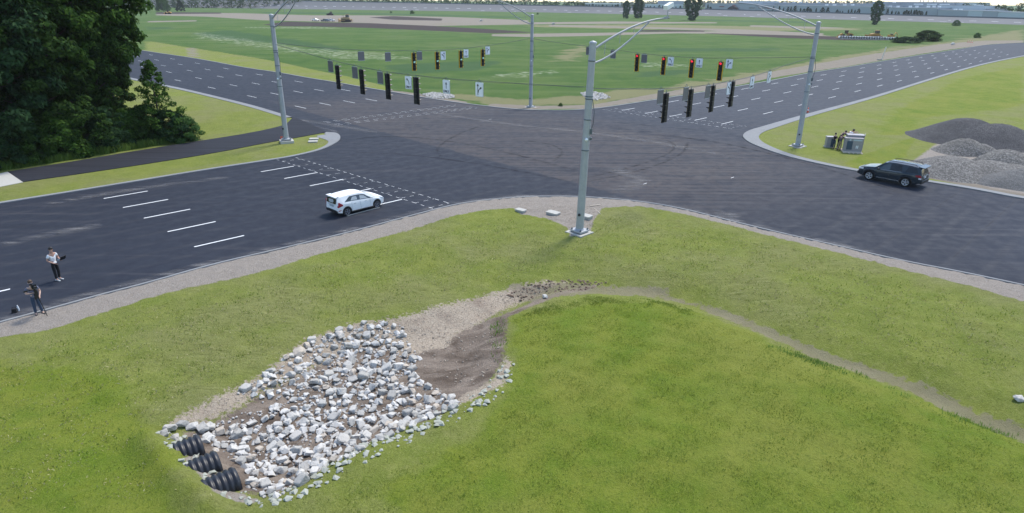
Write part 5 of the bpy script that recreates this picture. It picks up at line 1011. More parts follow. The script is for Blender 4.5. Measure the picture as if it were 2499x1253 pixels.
def debris(name, n, area, z, smin, smax, mat, label, cat, seed=3, sq=.6):
    r = random.Random(seed); P = [(p.x, p.y) for p in area]; a0, a1 = min(p[0] for p in P), max(p[0] for p in P); b0, b1 = min(p[1] for p in P), max(p[1] for p in P); vs, fs = [], []; k = 0
    src = [(np.array([v.co[:] for v in m.vertices]), [tuple(p.vertices) for p in m.polygons]) for m in [rock_lo(i) for i in range(5)]]
    while k < n:
        x, y = r.uniform(a0, a1), r.uniform(b0, b1)
        if not inside(np.array([x]), np.array([y]), P)[0]: continue
        k += 1; s = r.uniform(smin, smax) ** 1.0; v, f = r.choice(src); a = r.uniform(0, 6.28); c_, s_ = math.cos(a), math.sin(a); q = v * np.array([s, s, s * sq]); o = len(vs); zz = tz(x, y) if z is None else z
        vs += [(x + c_ * u[0] - s_ * u[1], y + s_ * u[0] + c_ * u[1], zz + s * .12 + u[2]) for u in q]; fs += [tuple(o + i for i in t_) for t_ in f]
    mb = MB(); mb.v = vs; mb.f = [list(t_) for t_ in fs]; mb.mi = [0] * len(fs); mb.sm = [False] * len(fs); o = mb.build(name, mat); return tag(o, label, cat, None, 'stuff')
def rock_lo(seed):
    r = random.Random(seed + 50); bm = bmesh.new()
    for _ in range(9): v = Vector((r.gauss(0, 1), r.gauss(0, 1), r.gauss(0, 1))).normalized(); bm.verts.new((v.x * .55, v.y * .45, v.z * .4))
    bmesh.ops.convex_hull(bm, input=bm.verts); bmesh.ops.delete(bm, geom=[v for v in bm.verts if not v.link_faces], context='VERTS'); me = bpy.data.meshes.new('r'); bm.to_mesh(me); bm.free(); return me
M['rubble'] = simple('rubble_stone', (.44, .42, .39), .95, 0, .35, 3); M['clod'] = simple('soil_clods', (.19, .135, .095), .95, 0, .4, 2); M['edge_stone'] = simple('weathered_edge_stone', (.36, .37, .31), .95, 0, .3, 2); M['tanstone'] = simple('tan_stone', (.34, .29, .23), .95, 0, .35, 2)
M['riprap'] = simple('pale_riprap_stone', (.56, .54, .50), .95, 0, .3, 3); debris('riprap_stones', 300, [Vector((a, b, 0)) for a, b in rockreg[0]], None, .22, .42, 'riprap', 'further pale riprap stones filling gaps on the ditch bed', 'rubble', 13, .75)
debris('small_rubble', 1600, [Vector((a, b, 0)) for a, b in rockreg[0]], None, .05, .20, 'rubble', 'small broken stone between the rocks on the ditch bed', 'rubble', 3)
debris('soil_clods', 200, [H(*c) for c in [(1230, 722), (1290, 695), (1400, 680), (1480, 690), (1460, 703), (1380, 710), (1260, 738)]], None, .05, .20, 'clod', 'dark soil clods along the top of the eroded bank', 'clods', 4)
debris('bank_stones', 600, [H(*c) for c in [(430, 1030), (570, 960), (740, 840), (850, 795), (970, 785), (1180, 725), (1300, 700), (1210, 775), (1050, 830), (900, 860), (650, 980)]], None, .03, .10, 'tanstone', 'small tan stones scattered on the pale bank', 'stones', 5)
debris('mud_stones', 130, [H(*c) for c in [(1010, 830), (1100, 810), (1220, 780), (1225, 880), (1160, 950), (1080, 960), (1030, 900)]], None, .04, .14, 'tanstone', 'small stones scattered on the brown mud flat', 'stones', 6)
debris('edge_stones', 260, [H(*c) for c in [(470, 1085), (430, 1045), (385, 1035), (380, 1060), (430, 1115), (480, 1168), (550, 1215), (640, 1242), (740, 1212), (830, 1162), (930, 1112), (1030, 1070), (1140, 1018), (1240, 955), (1258, 890), (1225, 890), (1190, 940), (1090, 992), (990, 1040), (890, 1085), (800, 1130), (710, 1185), (640, 1210), (560, 1185)]], None, .06, .34, 'edge_stone', 'loose pale stones half buried along the near rim of the ditch', 'stones', 7, .45)
debris('gravel_stones', 900, [p for p in GP([(1270, 512), (1330, 505), (1460, 500), (1450, 545), (1440, 572), (1400, 578), (1385, 552), (1330, 530)])], None, .03, .085, 'tanstone', 'loose stones on the bare gravel around the foreground pole', 'stones', 8)
debris('rubble_patch', 420, GP([(1030, 231), (1060, 226), (1105, 232), (1110, 240), (1080, 243), (1040, 238)]), None, .2, .55, 'rubble', 'white broken concrete rubble at the meadow edge left of the far pole', 'rubble', 9)
debris('rubble_patch', 380, GP([(1418, 228), (1440, 224), (1475, 230), (1490, 240), (1455, 246), (1425, 238)]), None, .2, .6, 'rubble', 'white broken concrete rubble at the meadow edge behind the foreground pole', 'rubble', 10)
# ------------------------------------------------------------------ trees
def leaf_mesh(name, mat, clumps, n, size, r, flat=.62, up=.55):
    """many leaf-sized quads gathered in clumps (centre, radius, outward direction)"""
    C = np.array([c[0] for c in clumps]); RR = np.array([c[1] for c in clumps]); O = np.array([c[2] for c in clumps]); k = len(C)
    cid = np.repeat(np.arange(k), n); N = k * n
    d = r.normal(size=(N, 3)); d /= np.linalg.norm(d, axis=1)[:, None]; rad = RR[cid] * r.uniform(.25, 1, N) ** .5
    p = C[cid] + d * rad[:, None] * np.array([1, 1, flat])
    nv = d * .5 + O[cid] * .45 + np.array([0, 0, up]) + r.normal(size=(N, 3)) * .45; nv /= np.linalg.norm(nv, axis=1)[:, None]
    t = np.cross(nv, r.normal(size=(N, 3))); t /= np.linalg.norm(t, axis=1)[:, None]; b = np.cross(nv, t)
    s = size * r.uniform(.6, 1.3, N)[:, None]; droop = np.array([0, 0, -.25]) * s
    v = np.stack([p - t * s * .5, p - b * s * .28, p + t * s * .6 + droop, p + b * s * .28], 1).reshape(-1, 3)
    me = bpy.data.meshes.new(name); me.vertices.add(len(v)); me.vertices.foreach_set('co', v.ravel()); me.loops.add(4 * N); me.loops.foreach_set('vertex_index', np.arange(4 * N, dtype=np.int32)); me.polygons.add(N); me.polygons.foreach_set('loop_start', (np.arange(N) * 4).astype(np.int32)); me.update(calc_edges=True); me.materials.append(M[mat]); return me
def make_tree(h, prof, nc, n, size, mat, seed, trunk_r=.22, base=.12, cr=(.7, 1.3), lean=(0, 0), flat=.62, stems=1):
    """returns (trunk mesh, crown mesh); prof: (height fraction, crown radius) pairs"""
    r = np.random.default_rng(seed); tb = MB(); cl = []
    for sidx in range(stems):
        off = np.array([0, 0, 0.]) if stems == 1 else np.array([r.uniform(-.5, .5), r.uniform(-.3, .3), 0]); tops = np.array([lean[0] * h, lean[1] * h, h * .93]) + off * 3
        pts = [off + (tops - off) * u + np.array([math.sin(u * 4 + seed) * .012 * h, math.cos(u * 3 + seed) * .010 * h, 0]) * u for u in np.linspace(0, 1, 8)]
        tb.tube([tuple(p) for p in pts], [trunk_r * (1.25 - 1.1 * u) + .015 for u in np.linspace(0, 1, 8)], 8)
    for i in range(nc):
        hf = base + (1 - base) * ((i + r.uniform(0, 1)) / nc) ** .9; R_ = interp(prof, hf); th = i * 2.39996 + r.uniform(-.5, .5); q = R_ * r.uniform(.45, 1.05) ** .8
        ax = np.array([lean[0] * h * hf, lean[1] * h * hf, 0]); c = ax + np.array([math.cos(th) * q, math.sin(th) * q, h * hf]); o = np.array([math.cos(th), math.sin(th), .3]); cl.append((c, r.uniform(*cr) * (.55 + .45 * min(1, R_ / (max(p[1] for p in prof) + 1e-6))), o))
        if i % 2 == 0 and q > .8:
            z0 = max(.08 * h, h * hf - q * .55); a = np.array([lean[0] * z0, lean[1] * z0, z0]); m_ = (a + c) / 2 + np.array([0, 0, q * .06]); tb.tube([tuple(a), tuple(m_), tuple(c * .97 + a * .03)], [trunk_r * .34, trunk_r * .2, .02], 5)
    me = tb.build('trunk', 'bark'); md = me.data; bpy.data.objects.remove(me)
    return md, leaf_mesh('crown', mat, cl, n, size, r, flat)
def plant_tree(name, label, cat, loc, meshes, s=1.0, rz=0.0, group=None, sz=None):
    t = thing(name, label, cat, loc, rz, group); t.scale = (s, s, sz or s)
    for nm, m in zip(('trunk', 'crown'), meshes): o = bpy.data.objects.new(nm, m); COL.objects.link(o); o.parent = t
    return t
OAK = [(0.08, 2.2), (.2, 4.6), (.45, 6.0), (.7, 5.4), (.88, 3.4), (1, .8)]
T_a = make_tree(19, OAK, 150, 260, .42, 'leaf_blue', 21, .34, .06, (.8, 1.6))
T_b = make_tree(20, [(0.1, 2.0), (.25, 4.2), (.5, 5.4), (.75, 4.8), (.9, 3.0), (1, .6)], 150, 260, .42, 'leaf_dark', 22, .34, .07, (.8, 1.5))
T_c = make_tree(21, [(.22, 1.4), (.34, 2.4), (.45, 3.6), (.58, 4.5), (.72, 4.8), (.9, 3.0), (1, .6)], 140, 240, .42, 'leaf_mid', 23, .36, .22, (.75, 1.4), (.03, -.02))
wood = 'trees of the wood at the left edge'
for lb, px, py, mm, s, rz in (('dark blue green tree at the left edge of the photo, front of the wood', 15, 392, T_a, 1.0, .4), ('dark green tree second from the left in the front of the wood', 112, 374, T_b, 1.02, 2.1), ('bright green tree in the middle of the wood front', 205, 354, T_c, .98, 3.9), ('tall leaning green tree at the right end of the wood, trunk showing', 288, 326, T_c, 1.02, .1),
    ('dark tree standing behind the leftmost front tree of the wood', 45, 305, T_b, 1.1, 5.0), ('blue green tree in the back of the wood behind the second tree', 135, 296, T_a, 1.12, 1.3), ('dark tree in the back of the wood behind the bright green tree', 215, 278, T_b, 1.05, 3.1), ('blue green tree far left at the very back of the wood', -60, 340, T_a, 1.1, 2.8), ('small dark tree between the bright green tree and the tall leaning tree', 262, 338, T_b, .72, 4.4)):
    plant_tree('broadleaf_tree', lb, 'tree', G(px, py), mm, s, rz, wood)
T_y = make_tree(8.2, [(.05, 2.0), (.2, 2.7), (.42, 2.3), (.62, 1.5), (.82, .9), (1, .15)], 62, 80, .26, 'leaf_shrub' if False else 'leaf_mid', 31, .10, .04, (.4, .85))
plant_tree('young_tree', 'slender young tree with a pointed top at the right end of the wood', 'tree', G(398, 345), T_y, 1.0, 0, None)
SH = [make_tree(4.4, [(0, 2.2), (.3, 2.7), (.65, 2.2), (1, .6)], 46, 240, .26, m_, 40 + i, .06, .04, (.6, 1.1)) for i, m_ in enumerate(('leaf_dark', 'leaf_blue', 'leaf_mid'))]
for i, (px, py, k, s) in enumerate(((20, 402, 1, 1.0), (85, 394, 0, .9), (150, 384, 2, .95), (212, 372, 0, 1.05), (268, 362, 1, .9), (322, 353, 2, .8), (366, 348, 0, .85), (420, 346, 1, .72))):
    plant_tree('shrub', ('leftmost', 'second', 'third', 'fourth', 'fifth', 'sixth', 'seventh', 'rightmost')[i] + ' dark shrub from the left along the foot of the wood', 'shrub', G(px, py), SH[k], s, i * 1.7, 'shrubs along the foot of the wood')
S_g = make_tree(2.5, [(0, 1.4), (.4, 1.7), (.75, 1.2), (1, .3)], 34, 200, .17, 'leaf_shrub', 51, .04, .02, (.4, .7))
plant_tree('shrub', 'light green willow shrub at the right tip of the wood', 'shrub', G(455, 344), S_g, 1.0, 0); 
COT = [(0, 1.4), (.15, 2.0), (.35, 3.4), (.6, 4.6), (.8, 4.2), (.95, 2.2), (1, .8)]
T_f = make_tree(17, COT, 90, 110, .75, 'leaf_far', 61, .3, .03, (.8, 1.5)); T_g = make_tree(17, [(0, 3.0), (.2, 3.4), (.5, 4.2), (.8, 3.8), (.95, 1.9), (1, .6)], 90, 120, .75, 'leaf_far', 62, .25, .02, (.8, 1.5), stems=2)
def by_top(px, py, ytop): p = G(px, py); d = math.hypot(p.x, p.y); return p, at_depth(px, ytop, d).z
for lb, px, py, yt, mm, k in (('left tree of the dark pair standing far off in the meadow', 1527, 45.5, 2, T_g, .82), ('right tree of the dark pair standing far off in the meadow', 1556, 45, -6, T_g, 1.0), ('broad tree with a narrow foot right of the dark pair', 1688, 50.5, -14, T_f, 1.25), ('lone tree standing before the long grey factory, right of the right pole', 2134, 61, 2, T_f, .95)):
    p, h = by_top(px, py, yt); plant_tree('cottonwood_tree', lb, 'tree', p, mm, h / 17 * k, px, 'lone trees in the far meadow', h / 17)
p, h = by_top(398, 28, -14); plant_tree('broadleaf_tree', 'rounded far tree on the earthworks edge beside the wood', 'tree', p, SH[2], h / 4.4 * .62, 1, None, h / 4.4)
T_k = make_tree(12.5, [(0, 4.6), (.15, 5.2), (.5, 3.4), (.8, 1.6), (1, .2)], 80, 140, .7, 'needle', 71, .2, .02, (.8, 1.3)); p, h = by_top(441, 28, -1); plant_tree('evergreen_tree', 'dark cone-shaped evergreen on the earthworks edge', 'tree', p, T_k, h / 12.5, 0, None)
for lb, px, py, w in (('dark bush before the test track right of the lone tree', 2333, 64, 2.6), ('round dark bush beside the test track above the earthworks', 1006, 34.5, 2.4), ('small bush left of the round bush beside the test track', 954, 32.5, 1.3), ('small bush in the meadow left of the broad tree', 1630, 46, 1.6), ('low bush near the far bend of the right road', 2384, 93.5, 1.5), ('small bush by the test track right of the far pole', 1312, 36, 1.2), ('round weed bush at the road edge right of the foreground pole', 1368, 260, .32)):
    p = G(px, py); plant_tree('bush', lb, 'bush', p, S_g, w / 1.7, px)
for lb, px, py, w, hh in (('wide dark green shrub mass beside the concrete pipes, right part', 2262, 101, 5.2, 4.0), ('blue green low shrub mass beside the concrete pipes, left part', 2208, 105, 5.0, 2.2)):
    p = G(px, py); plant_tree('shrub', lb, 'shrub', p, SH[0 if hh > 3 else 1], w / 2.7, px, None, hh / 4.4)
# tall grass between wood and footpath
def blades(name, area, n, h0, h1, mat, label, seed, w=.03, lean=.45, clump=True):
    r = np.random.default_rng(seed); P = [(p.x, p.y) for p in area]; lo = np.min(P, 0); hi = np.max(P, 0); out = np.zeros((0, 2))
    while len(out) < n:
        q = r.uniform(lo, hi, (n * 2, 2)); kk = inside(q[:, 0].copy(), q[:, 1].copy(), P)
        if clump:
            dd = sdf(q[:, 0], q[:, 1], P); nz = np.sin(q[:, 0] * 1.9 + np.sin(q[:, 1] * 2.3) * 1.4) * np.sin(q[:, 1] * 1.7 + seed) + .6 * np.sin(q[:, 0] * 5.1 + 1) * np.sin(q[:, 1] * 4.7)
            kk &= r.uniform(0, 1, len(q)) < np.clip(dd / .9, 0, 1) * np.clip(.5 + nz * .9, .04, 1)
        out = np.concatenate([out, q[kk]])
    q = out[:n]; z = np.array([tz(a, b) for a, b in q]); h = r.uniform(h0, h1, n); th = r.uniform(0, 6.28, n); le = r.uniform(0, lean, n) * h; ww = w * r.uniform(.7, 1.4, n); ph = r.uniform(0, 6.28, n)
    dx, dy = np.cos(th) * le, np.sin(th) * le; wx, wy = np.cos(ph) * ww, np.sin(ph) * ww
    v = np.stack([np.stack([q[:, 0] - wx, q[:, 1] - wy, z - .02], 1), np.stack([q[:, 0] + wx, q[:, 1] + wy, z - .02], 1), np.stack([q[:, 0] + dx * .4 + wx * .6, q[:, 1] + dy * .4 + wy * .6, z + h * .62], 1), np.stack([q[:, 0] + dx, q[:, 1] + dy, z + h], 1)], 1).reshape(-1, 3)
    me = bpy.data.meshes.new(name); me.vertices.add(4 * n); me.vertices.foreach_set('co', v.ravel()); me.loops.add(4 * n); me.loops.foreach_set('vertex_index', np.arange(4 * n, dtype=np.int32)); me.polygons.add(n); me.polygons.foreach_set('loop_start', (np.arange(n) * 4).astype(np.int32)); me.update(calc_edges=True); me.materials.append(M[mat]); o = bpy.data.objects.new(name, me); COL.objects.link(o); return tag(o, label, 'grass', None, 'stuff')
blades('tall_grass', GP([(-40, 425), (20, 416), (190, 389), (345, 363), (478, 342), (470, 334), (345, 350), (190, 372), (20, 398), (-40, 404)]), 16000, .25, .8, 'blade_deep', 'rough tall grass between the footpath and the wood', 5, .035, .45, False)
blades('lawn_grass', GP([(1240, 775), (1400, 742), (1560, 732), (1700, 758), (1900, 838), (2100, 918), (2300, 985), (2560, 1080), (2600, 1300), (1300, 1300), (760, 1300), (760, 1215), (1150, 1040), (1260, 930)], -.1), 22000, .03, .07, 'blade', 'short lush grass on the mound beside the drainage swale', 6, .013, .9)
blades('swale_grass', GP([(1240, 765), (1330, 738), (1450, 722), (1600, 722), (1700, 745), (1690, 775), (1560, 750), (1400, 758), (1250, 800)], -.25), 3000, .03, .10, 'blade', 'taller green grass along the inside of the swale', 7, .014)
blades('ditch_reeds', GP([(1850, 815), (1960, 850), (2100, 890), (2160, 930), (2060, 925), (1960, 890), (1860, 850)], -.3), 700, .05, .16, 'blade_deep', 'dark green reeds growing in the drainage swale', 8, .016); blades('ditch_reeds', GP([(1190, 800), (1235, 780), (1245, 860), (1215, 900), (1180, 860)], -.6), 200, .08, .2, 'blade_deep', 'reeds at the end of the mud flat', 9, .016); blades('ditch_reeds', GP([(2150, 930), (2499, 1040), (2499, 1085), (2300, 1010), (2160, 960)], -.3), 260, .05, .18, 'blade_deep', 'scattered reeds along the right part of the swale', 10, .014)
M['straw'] = leaf_mat('straw', (.34, .31, .14), (.50, .46, .26), .2)
vbank = [H(*c) for c in [(60, 840), (360, 745), (680, 668), (1000, 580), (1240, 525), (1380, 590), (1480, 520), (1760, 560), (2200, 672), (2499, 760), (2499, 930), (2300, 925), (1950, 820), (1700, 725), (1560, 690), (1380, 672), (1180, 708), (960, 762), (760, 812), (640, 895), (430, 1005), (350, 1050), (420, 1120), (560, 1240), (-60, 1245), (-40, 870)]]
blades('weeds', vbank, 7500, .04, .11, 'blade', 'scattered weeds and coarse tufts in the sparse verge turf', 31, .02, .8)
blades('straw_bits', vbank, 14000, .02, .05, 'straw', 'pale dry straw bits lying in the verge turf', 32, .018, 3.0)
# ------------------------------------------------------------------ test track on its bank, factory and woods beyond
tn = [(250, 15.5), (380, 18), (700, 22.5), (1000, 26.5), (1250, 29.5), (1450, 33.5), (1700, 39), (2000, 47.5), (2250, 54), (2499, 61.5), (2700, 69)]; tt = [-3.5, -1.5, 2.5, 8, 13, 17, 23, 32, 40, 47, 54]
Nn, Ff = [], []
for (px, py), yt in zip(tn, tt):
    p = G(px, py); d = math.hypot(p.x, p.y); q = at_depth(px, yt, d + 34); Nn.append(p); Ff.append(q)
Nn, Ff = smooth_line(Nn, 3), smooth_line(Ff, 3); mb = MB(); V = []; nn = len(Nn); K = 6
for p, q in zip(Nn, Ff):
    for k in range(K + 1): u = k / K; V.append((p.x + (q.x - p.x) * u, p.y + (q.y - p.y) * u, .12 + (q.z - .12) * (.35 * u + .65 * u ** 1.7)))
    dd = (q - p); dd.z = 0; dd.normalize(); V.append((q.x + dd.x * 2.5, q.y + dd.y * 2.5, q.z)); V.append((q.x + dd.x * 16, q.y + dd.y * 16, -.2))
S_ = K + 3; mb.add(V, [(i * S_ + k, (i + 1) * S_ + k, (i + 1) * S_ + k + 1, i * S_ + k + 1) for i in range(nn - 1) for k in range(S_ - 1)], 0, True); tag(mb.build('test_track', 'track'), kind='structure')
mk2 = MB(); acc = 0.0; Vv = np.array(V).reshape(nn, S_, 3)
for row, step, ln in ((3, 16.0, 5.0), (1, 16.0, 5.0)):
    acc = 0
    for i in range(nn - 1):
        a, b = Vv[i, row], Vv[i + 1, row]; L = np.linalg.norm(b - a); up = (Vv[i, row + 1] - Vv[i, row]); up /= np.linalg.norm(up); s0 = (step - acc) % step
        while s0 < L:
            if row == 3 or rnd.random() < .25:
                p0 = a + (b - a) * s0 / L; p1 = a + (b - a) * min(s0 + ln, L) / L; nrm = np.cross(b - a, up); nrm /= np.linalg.norm(nrm); nrm *= np.sign(nrm[2]); e = nrm * .05; mk2.add([p0 - up * .35 + e, p1 - up * .35 + e, p1 + up * .35 + e, p0 + up * .35 + e], [(0, 1, 2, 3)])
            s0 += step
        acc = (acc + L) % step
tag(mk2.build('track_marking', 'marking'), kind='structure')
gl = MB(); TT = Vv[:, K]
gv = []
for p in TT: gv += [(p[0], p[1], p[2] - .3), (p[0], p[1], p[2] + 1.0), (p[0] * 1.0006, p[1] * 1.0006, p[2] + 1.0), (p[0] * 1.0006, p[1] * 1.0006, p[2] - .3)]
gl.add(gv, [(4 * i + k, 4 * i + 4 + k, 4 * i + 5 + k, 4 * i + 1 + k) for i in range(nn - 1) for k in range(3)]); tag(gl.build('guard_rail', 'galv_dark'), 'long dark guard rail along the top of the banked test track', 'guard rail')
# factory: facade line well behind the track
def tdist(px):
    d = [math.hypot(p[0], p[1]) for p in TT]; X_ = [CX + FPX * (np.dot(np.array(p) - np.array([0, 0, CAMH]), _R) / np.dot(np.array(p) - np.array([0, 0, CAMH]), _F)) for p in TT]; return float(np.interp(px, X_, d))
FA, FB = at_depth(1720, 20, tdist(1720) + 75), at_depth(2540, 40, tdist(2500) + 75); fd_ = dirto(FA, FB); fn = Vector((fd_.y, -fd_.x, 0)); fn = fn if fn.dot(FA) < 0 else -fn
def fpt(px, set_=0.0):
    A, B = FA - fn * set_, FB - fn * set_; return on_plane(px, 20, A, B), (A, B)
def block(name, x0, x1, y0, setb, depth, mat, parent, zbase=0.0, roof=True):
    _, (A, B) = fpt(x0, setb); p0 = on_plane(x0, y0, A, B); p1 = on_plane(x1, y0, A, B); zt = p0.z; L = (p1.xy - p0.xy).length; mid = (p0 + p1) / 2 - fn * depth / 2; mid.z = (zt + zbase) / 2; rz = math.atan2(fd_.y, fd_.x)
    o = MB().box(mid, (L, depth, zt - zbase), rz=rz).build(name, mat, parent)
    if roof: m2 = mid.copy(); m2.z = zt + .15; MB().box(m2, (L + .5, depth + .5, .3), rz=rz).build('roof', 'roof_grey', o)
    return o, zt, rz
fac = thing('factory', 'long low grey factory with stepped metal roofs beyond the test track', 'factory', (0, 0, 0))
for nm, a in (('front_hall', (1722, 1848, 8.5, 0, 60, 'wall_metal')), ('front_hall', (1848, 2165, 13.5, 0, 40, 'wall_metal')), ('front_hall', (2165, 2290, 19.5, 0, 40, 'wall_metal')), ('annex', (2290, 2364, 25.5, -6, 40, 'wall_metal')), ('annex', (2364, 2399, 26.5, -6, 40, 'wall_pale')), ('annex', (2399, 2437, 28, -6, 40, 'wall_metal')), ('annex', (2437, 2560, 30.5, -6, 40, 'wall_pale')),
    ('rear_hall', (1803, 1862, 3.2, 45, 40, 'wall_pale')), ('rear_hall', (1862, 2165, 7.2, 45, 90, 'wall_metal')), ('rear_hall', (2165, 2330, 12.5, 42, 40, 'wall_metal')), ('rear_hall', (2130, 2330, 5.2, 85, 120, 'wall_metal')), ('tower_block', (2296, 2405, 14, 36, 48, 'wall_pale')), ('rear_hall', (2330, 2353, 7, 90, 60, 'wall_pale')), ('side_wing', (2405, 2428, 23, 30, 50, 'wall_metal'))):
    block(nm, *a, fac)
def fbox(name, px, y0, y1, w, dep, setb, mat):
    _, (A, B) = fpt(px, setb); p, q = on_plane(px, y0, A, B), on_plane(px, y1, A, B); h = q.z - p.z; m = p - fn * dep / 2; m.z = (p.z + q.z) / 2; return MB().box(m, (w, dep, h), rz=math.atan2(fd_.y, fd_.x)).build(name, mat, fac)
for x in (2171, 2190, 2220, 2236, 2264, 2278, 2291): fbox('roof_vent', x, 18.5, 14.5, 2.2, 2.5, 10, 'white_metal')
for x in (2330, 2343): fbox('roof_vent', x, 25.5, 22, 2.4, 2.5, 4, 'white_metal')
for x0, x1, y in ((2229, 2251, 10.5), (2261, 2284, 10.8), (2292, 2315, 11.2), (2376, 2388, 12.5), (2390, 2398, 12.8)):
    fbox('skylight', (x0 + x1) / 2, y + 1.3, y - .9, (x1 - x0) * .36, 3, 60 if x0 < 2320 else 40, 'white_metal')
for x in (2016, 2035, 2060, 2079): fbox('roof_vent', x, 13.8, 11, 2.6, 2.6, 20, 'white_metal')
for x in (1914, 1936, 1997, 2181, 1952): fbox('roof_vent', x, 7.5, 5, 2.5, 2.5, 55, 'white_metal')
for x in (1858, 1852, 2245, 2253, 2264, 2278, 2284, 2302, 2309, 1795, 1957, 1963, 1969): fbox('chimney', x, 7, -6 if x < 2000 else -1, .7, .7, 95, 'galv')
_, (A_, B_) = fpt(1790, -1.0); a0, a1 = on_plane(1774, 24, A_, B_), on_plane(1807, 24, A_, B_); half = (a1.xy - a0.xy).length / 2; hh_ = on_plane(1790, 15, A_, B_).z
MB().prism([(half * math.cos(R(a)), max(0, hh_ * math.sin(R(a)))) for a in range(0, 181, 12)], Vector(((a0.x + a1.x) / 2, (a0.y + a1.y) / 2, 0)), tuple(fd_), (0, 0, 1), tuple(fn), 3).build('arched_canopy', 'maroon', fac)
fbox('entrance_sign', 1761, 17.6, 15.6, 6.5, .6, -.8, 'sign_red'); fbox('entrance_sign', 1790, 15.2, 12.4, 3.5, .6, -1.2, 'sign_red')
for x, w in ((1835, 7), (1856, 6), (1868, 5)): fbox('dark_window', x, 20.5, 19.3, w, .4, -.4, 'glass_dark')
fbox('red_band', 1882, 22.2, 20.2, 9, .5, -.5, 'sign_red')
wh = thing('warehouse', 'grey warehouse behind the dark pair of trees', 'warehouse', (0, 0, 0)); dd_ = tdist(1620) + 260
A_, B_ = at_depth(1580, 10, dd_), at_depth(1668, 10, dd_); o = MB(); p, q = at_depth(1606, 2, dd_), at_depth(1668, 2, dd_); m = (p + q) / 2; m.z = p.z / 2; o.box(m, ((q - p).length, 60, p.z), rz=math.atan2((B_ - A_).y, (B_ - A_).x)); o.build('main_hall', 'roof_grey', wh); o = MB(); p, q = at_depth(1575, 10.5, dd_ - 40), at_depth(1666, 10.5, dd_ - 40); m = (p + q) / 2; m.z = p.z / 2; o.box(m, ((q - p).length, 30, p.z), rz=math.atan2((B_ - A_).y, (B_ - A_).x)); o.build('low_wing', 'wall_pale', wh)
sd_w = thing('shed', 'long white-roofed shed among small conifers left of the dark pair of trees', 'shed', (0, 0, 0)); dd_ = tdist(1470) + 90; p, q = at_depth(1429, 9.2, dd_), at_depth(1514, 9.8, dd_); m = (p + q) / 2; m.z = p.z / 2; rz_ = math.atan2((q - p).y, (q - p).x); MB().box(m, ((q - p).length, 22, p.z - .8), rz=rz_).build('wall', 'wall_metal', sd_w); m.z = p.z; MB().box(m, ((q - p).length + 1, 24, 1.4), rz=rz_).build('roof', 'white_metal', sd_w)
# conifer row before the factory
CF = [make_tree(9, [(0, 1.9), (.12, 2.3), (.5, 1.5), (.8, .7), (1, .1)], 34, 60, .55, 'needle', 81, .1, .02, (.5, .8)), make_tree(9, [(0, 2.3), (.3, 2.8), (.65, 2.2), (1, .5)], 34, 70, .55, 'needle', 82, .1, .02, (.6, 1.0))]
cx_ = [1180, 1270, 1330, 1400, 1445, 1510, 1590, 1640, 1705, 1740, 1830, 1930, 2005, 2150, 2190, 2230, 2320, 2370, 2420, 2480]; cy_ = [96, 95, 120, 108, 105, 92, 122, 135, 108, 132, 122, 115, 118, 148, 165, 168, 150, 138, 150, 135]
row = [(1700 + x / 6.247, y / 6.247) for x, y in zip(cx_, cy_)] + [(2099 + x / 6.247, y / 6.247) for x, y in ((430, 132), (490, 165), (550, 170), (590, 180), (680, 172), (715, 155), (750, 165), (785, 150), (830, 155), (860, 152), (905, 165), (945, 172), (1018, 172))] + [(1400 + x / 6.247, y / 6.247) for x, y in ((20, 60), (60, 70), (100, 64), (140, 66), (200, 76), (240, 68), (290, 62), (340, 72), (385, 76), (440, 72), (505, 76), (590, 72), (640, 76), (675, 66), (1130, 90), (1170, 94), (1230, 100), (1310, 78), (1360, 85), (1400, 98), (1450, 86), (1500, 78), (1560, 100), (1630, 92), (2050, 70), (2090, 105))]
for i, (px, yt) in enumerate(row):
    d = tdist(px) + 24; top = at_depth(px, yt, d); k = 0 if rnd.random() < .45 else 1; t = plant_tree('conifer_tree', 'small dark conifer in the row along the back of the test track', 'tree', (top.x, top.y, 0), CF[k], top.z / 9 * rnd.uniform(.75, 1.0), rnd.uniform(0, 6), 'conifers behind the test track', top.z / 9)
# far woods
def wood_band(name, spec, label, n_leaf, size, seed, rows=3):
    r = np.random.default_rng(seed); cl = []
    for (x0, y0, d0), (x1, y1, d1) in zip(spec, spec[1:]):
        L = (at_depth(x1, 0, d1) - at_depth(x0, 0, d0)).length; k = max(2, int(L / 8))
        for i in range(k):
            for rw_ in range(rows):
                u = (i + r.uniform(0, 1)) / k; d = d0 + (d1 - d0) * u + rw_ * 18 + r.uniform(-5, 5); px = x0 + (x1 - x0) * u; top = at_depth(px, y0 + (y1 - y0) * u, d); h = max(4, top.z) * r.uniform(.82, 1.06); 
                for q in range(4): cl.append((np.array([top.x + r.normal(0, 2.2), top.y + r.normal(0, 2.2), h * (q + .6) / 4.3]), r.uniform(3.0, 4.6) * (1.0 if q < 3 else .7), np.array([-top.x / d * .6, -top.y / d * .6, .3])))
    o = bpy.data.objects.new(name, leaf_mesh(name, 'leaf_far' if False else 'leaf_dark', cl, n_leaf, size, r, .9)); COL.objects.link(o); return tag(o, label, 'woodland', None, 'stuff')
wood_band('far_woodland', [(150, -9, 1180), (700, -8, 1080), (1050, -7, 1000), (1250, -4, 960), (1400, 1, 940), (1440, 5, 940)], 'dark line of woodland behind the left part of the test track', 16, 2.6, 91)
wood_band('far_woodland', [(2325, 7, 860), (2400, 6, 820), (2480, 9, 800), (2600, 8, 780)], 'dense woodland behind the right end of the factory', 20, 2.4, 92)
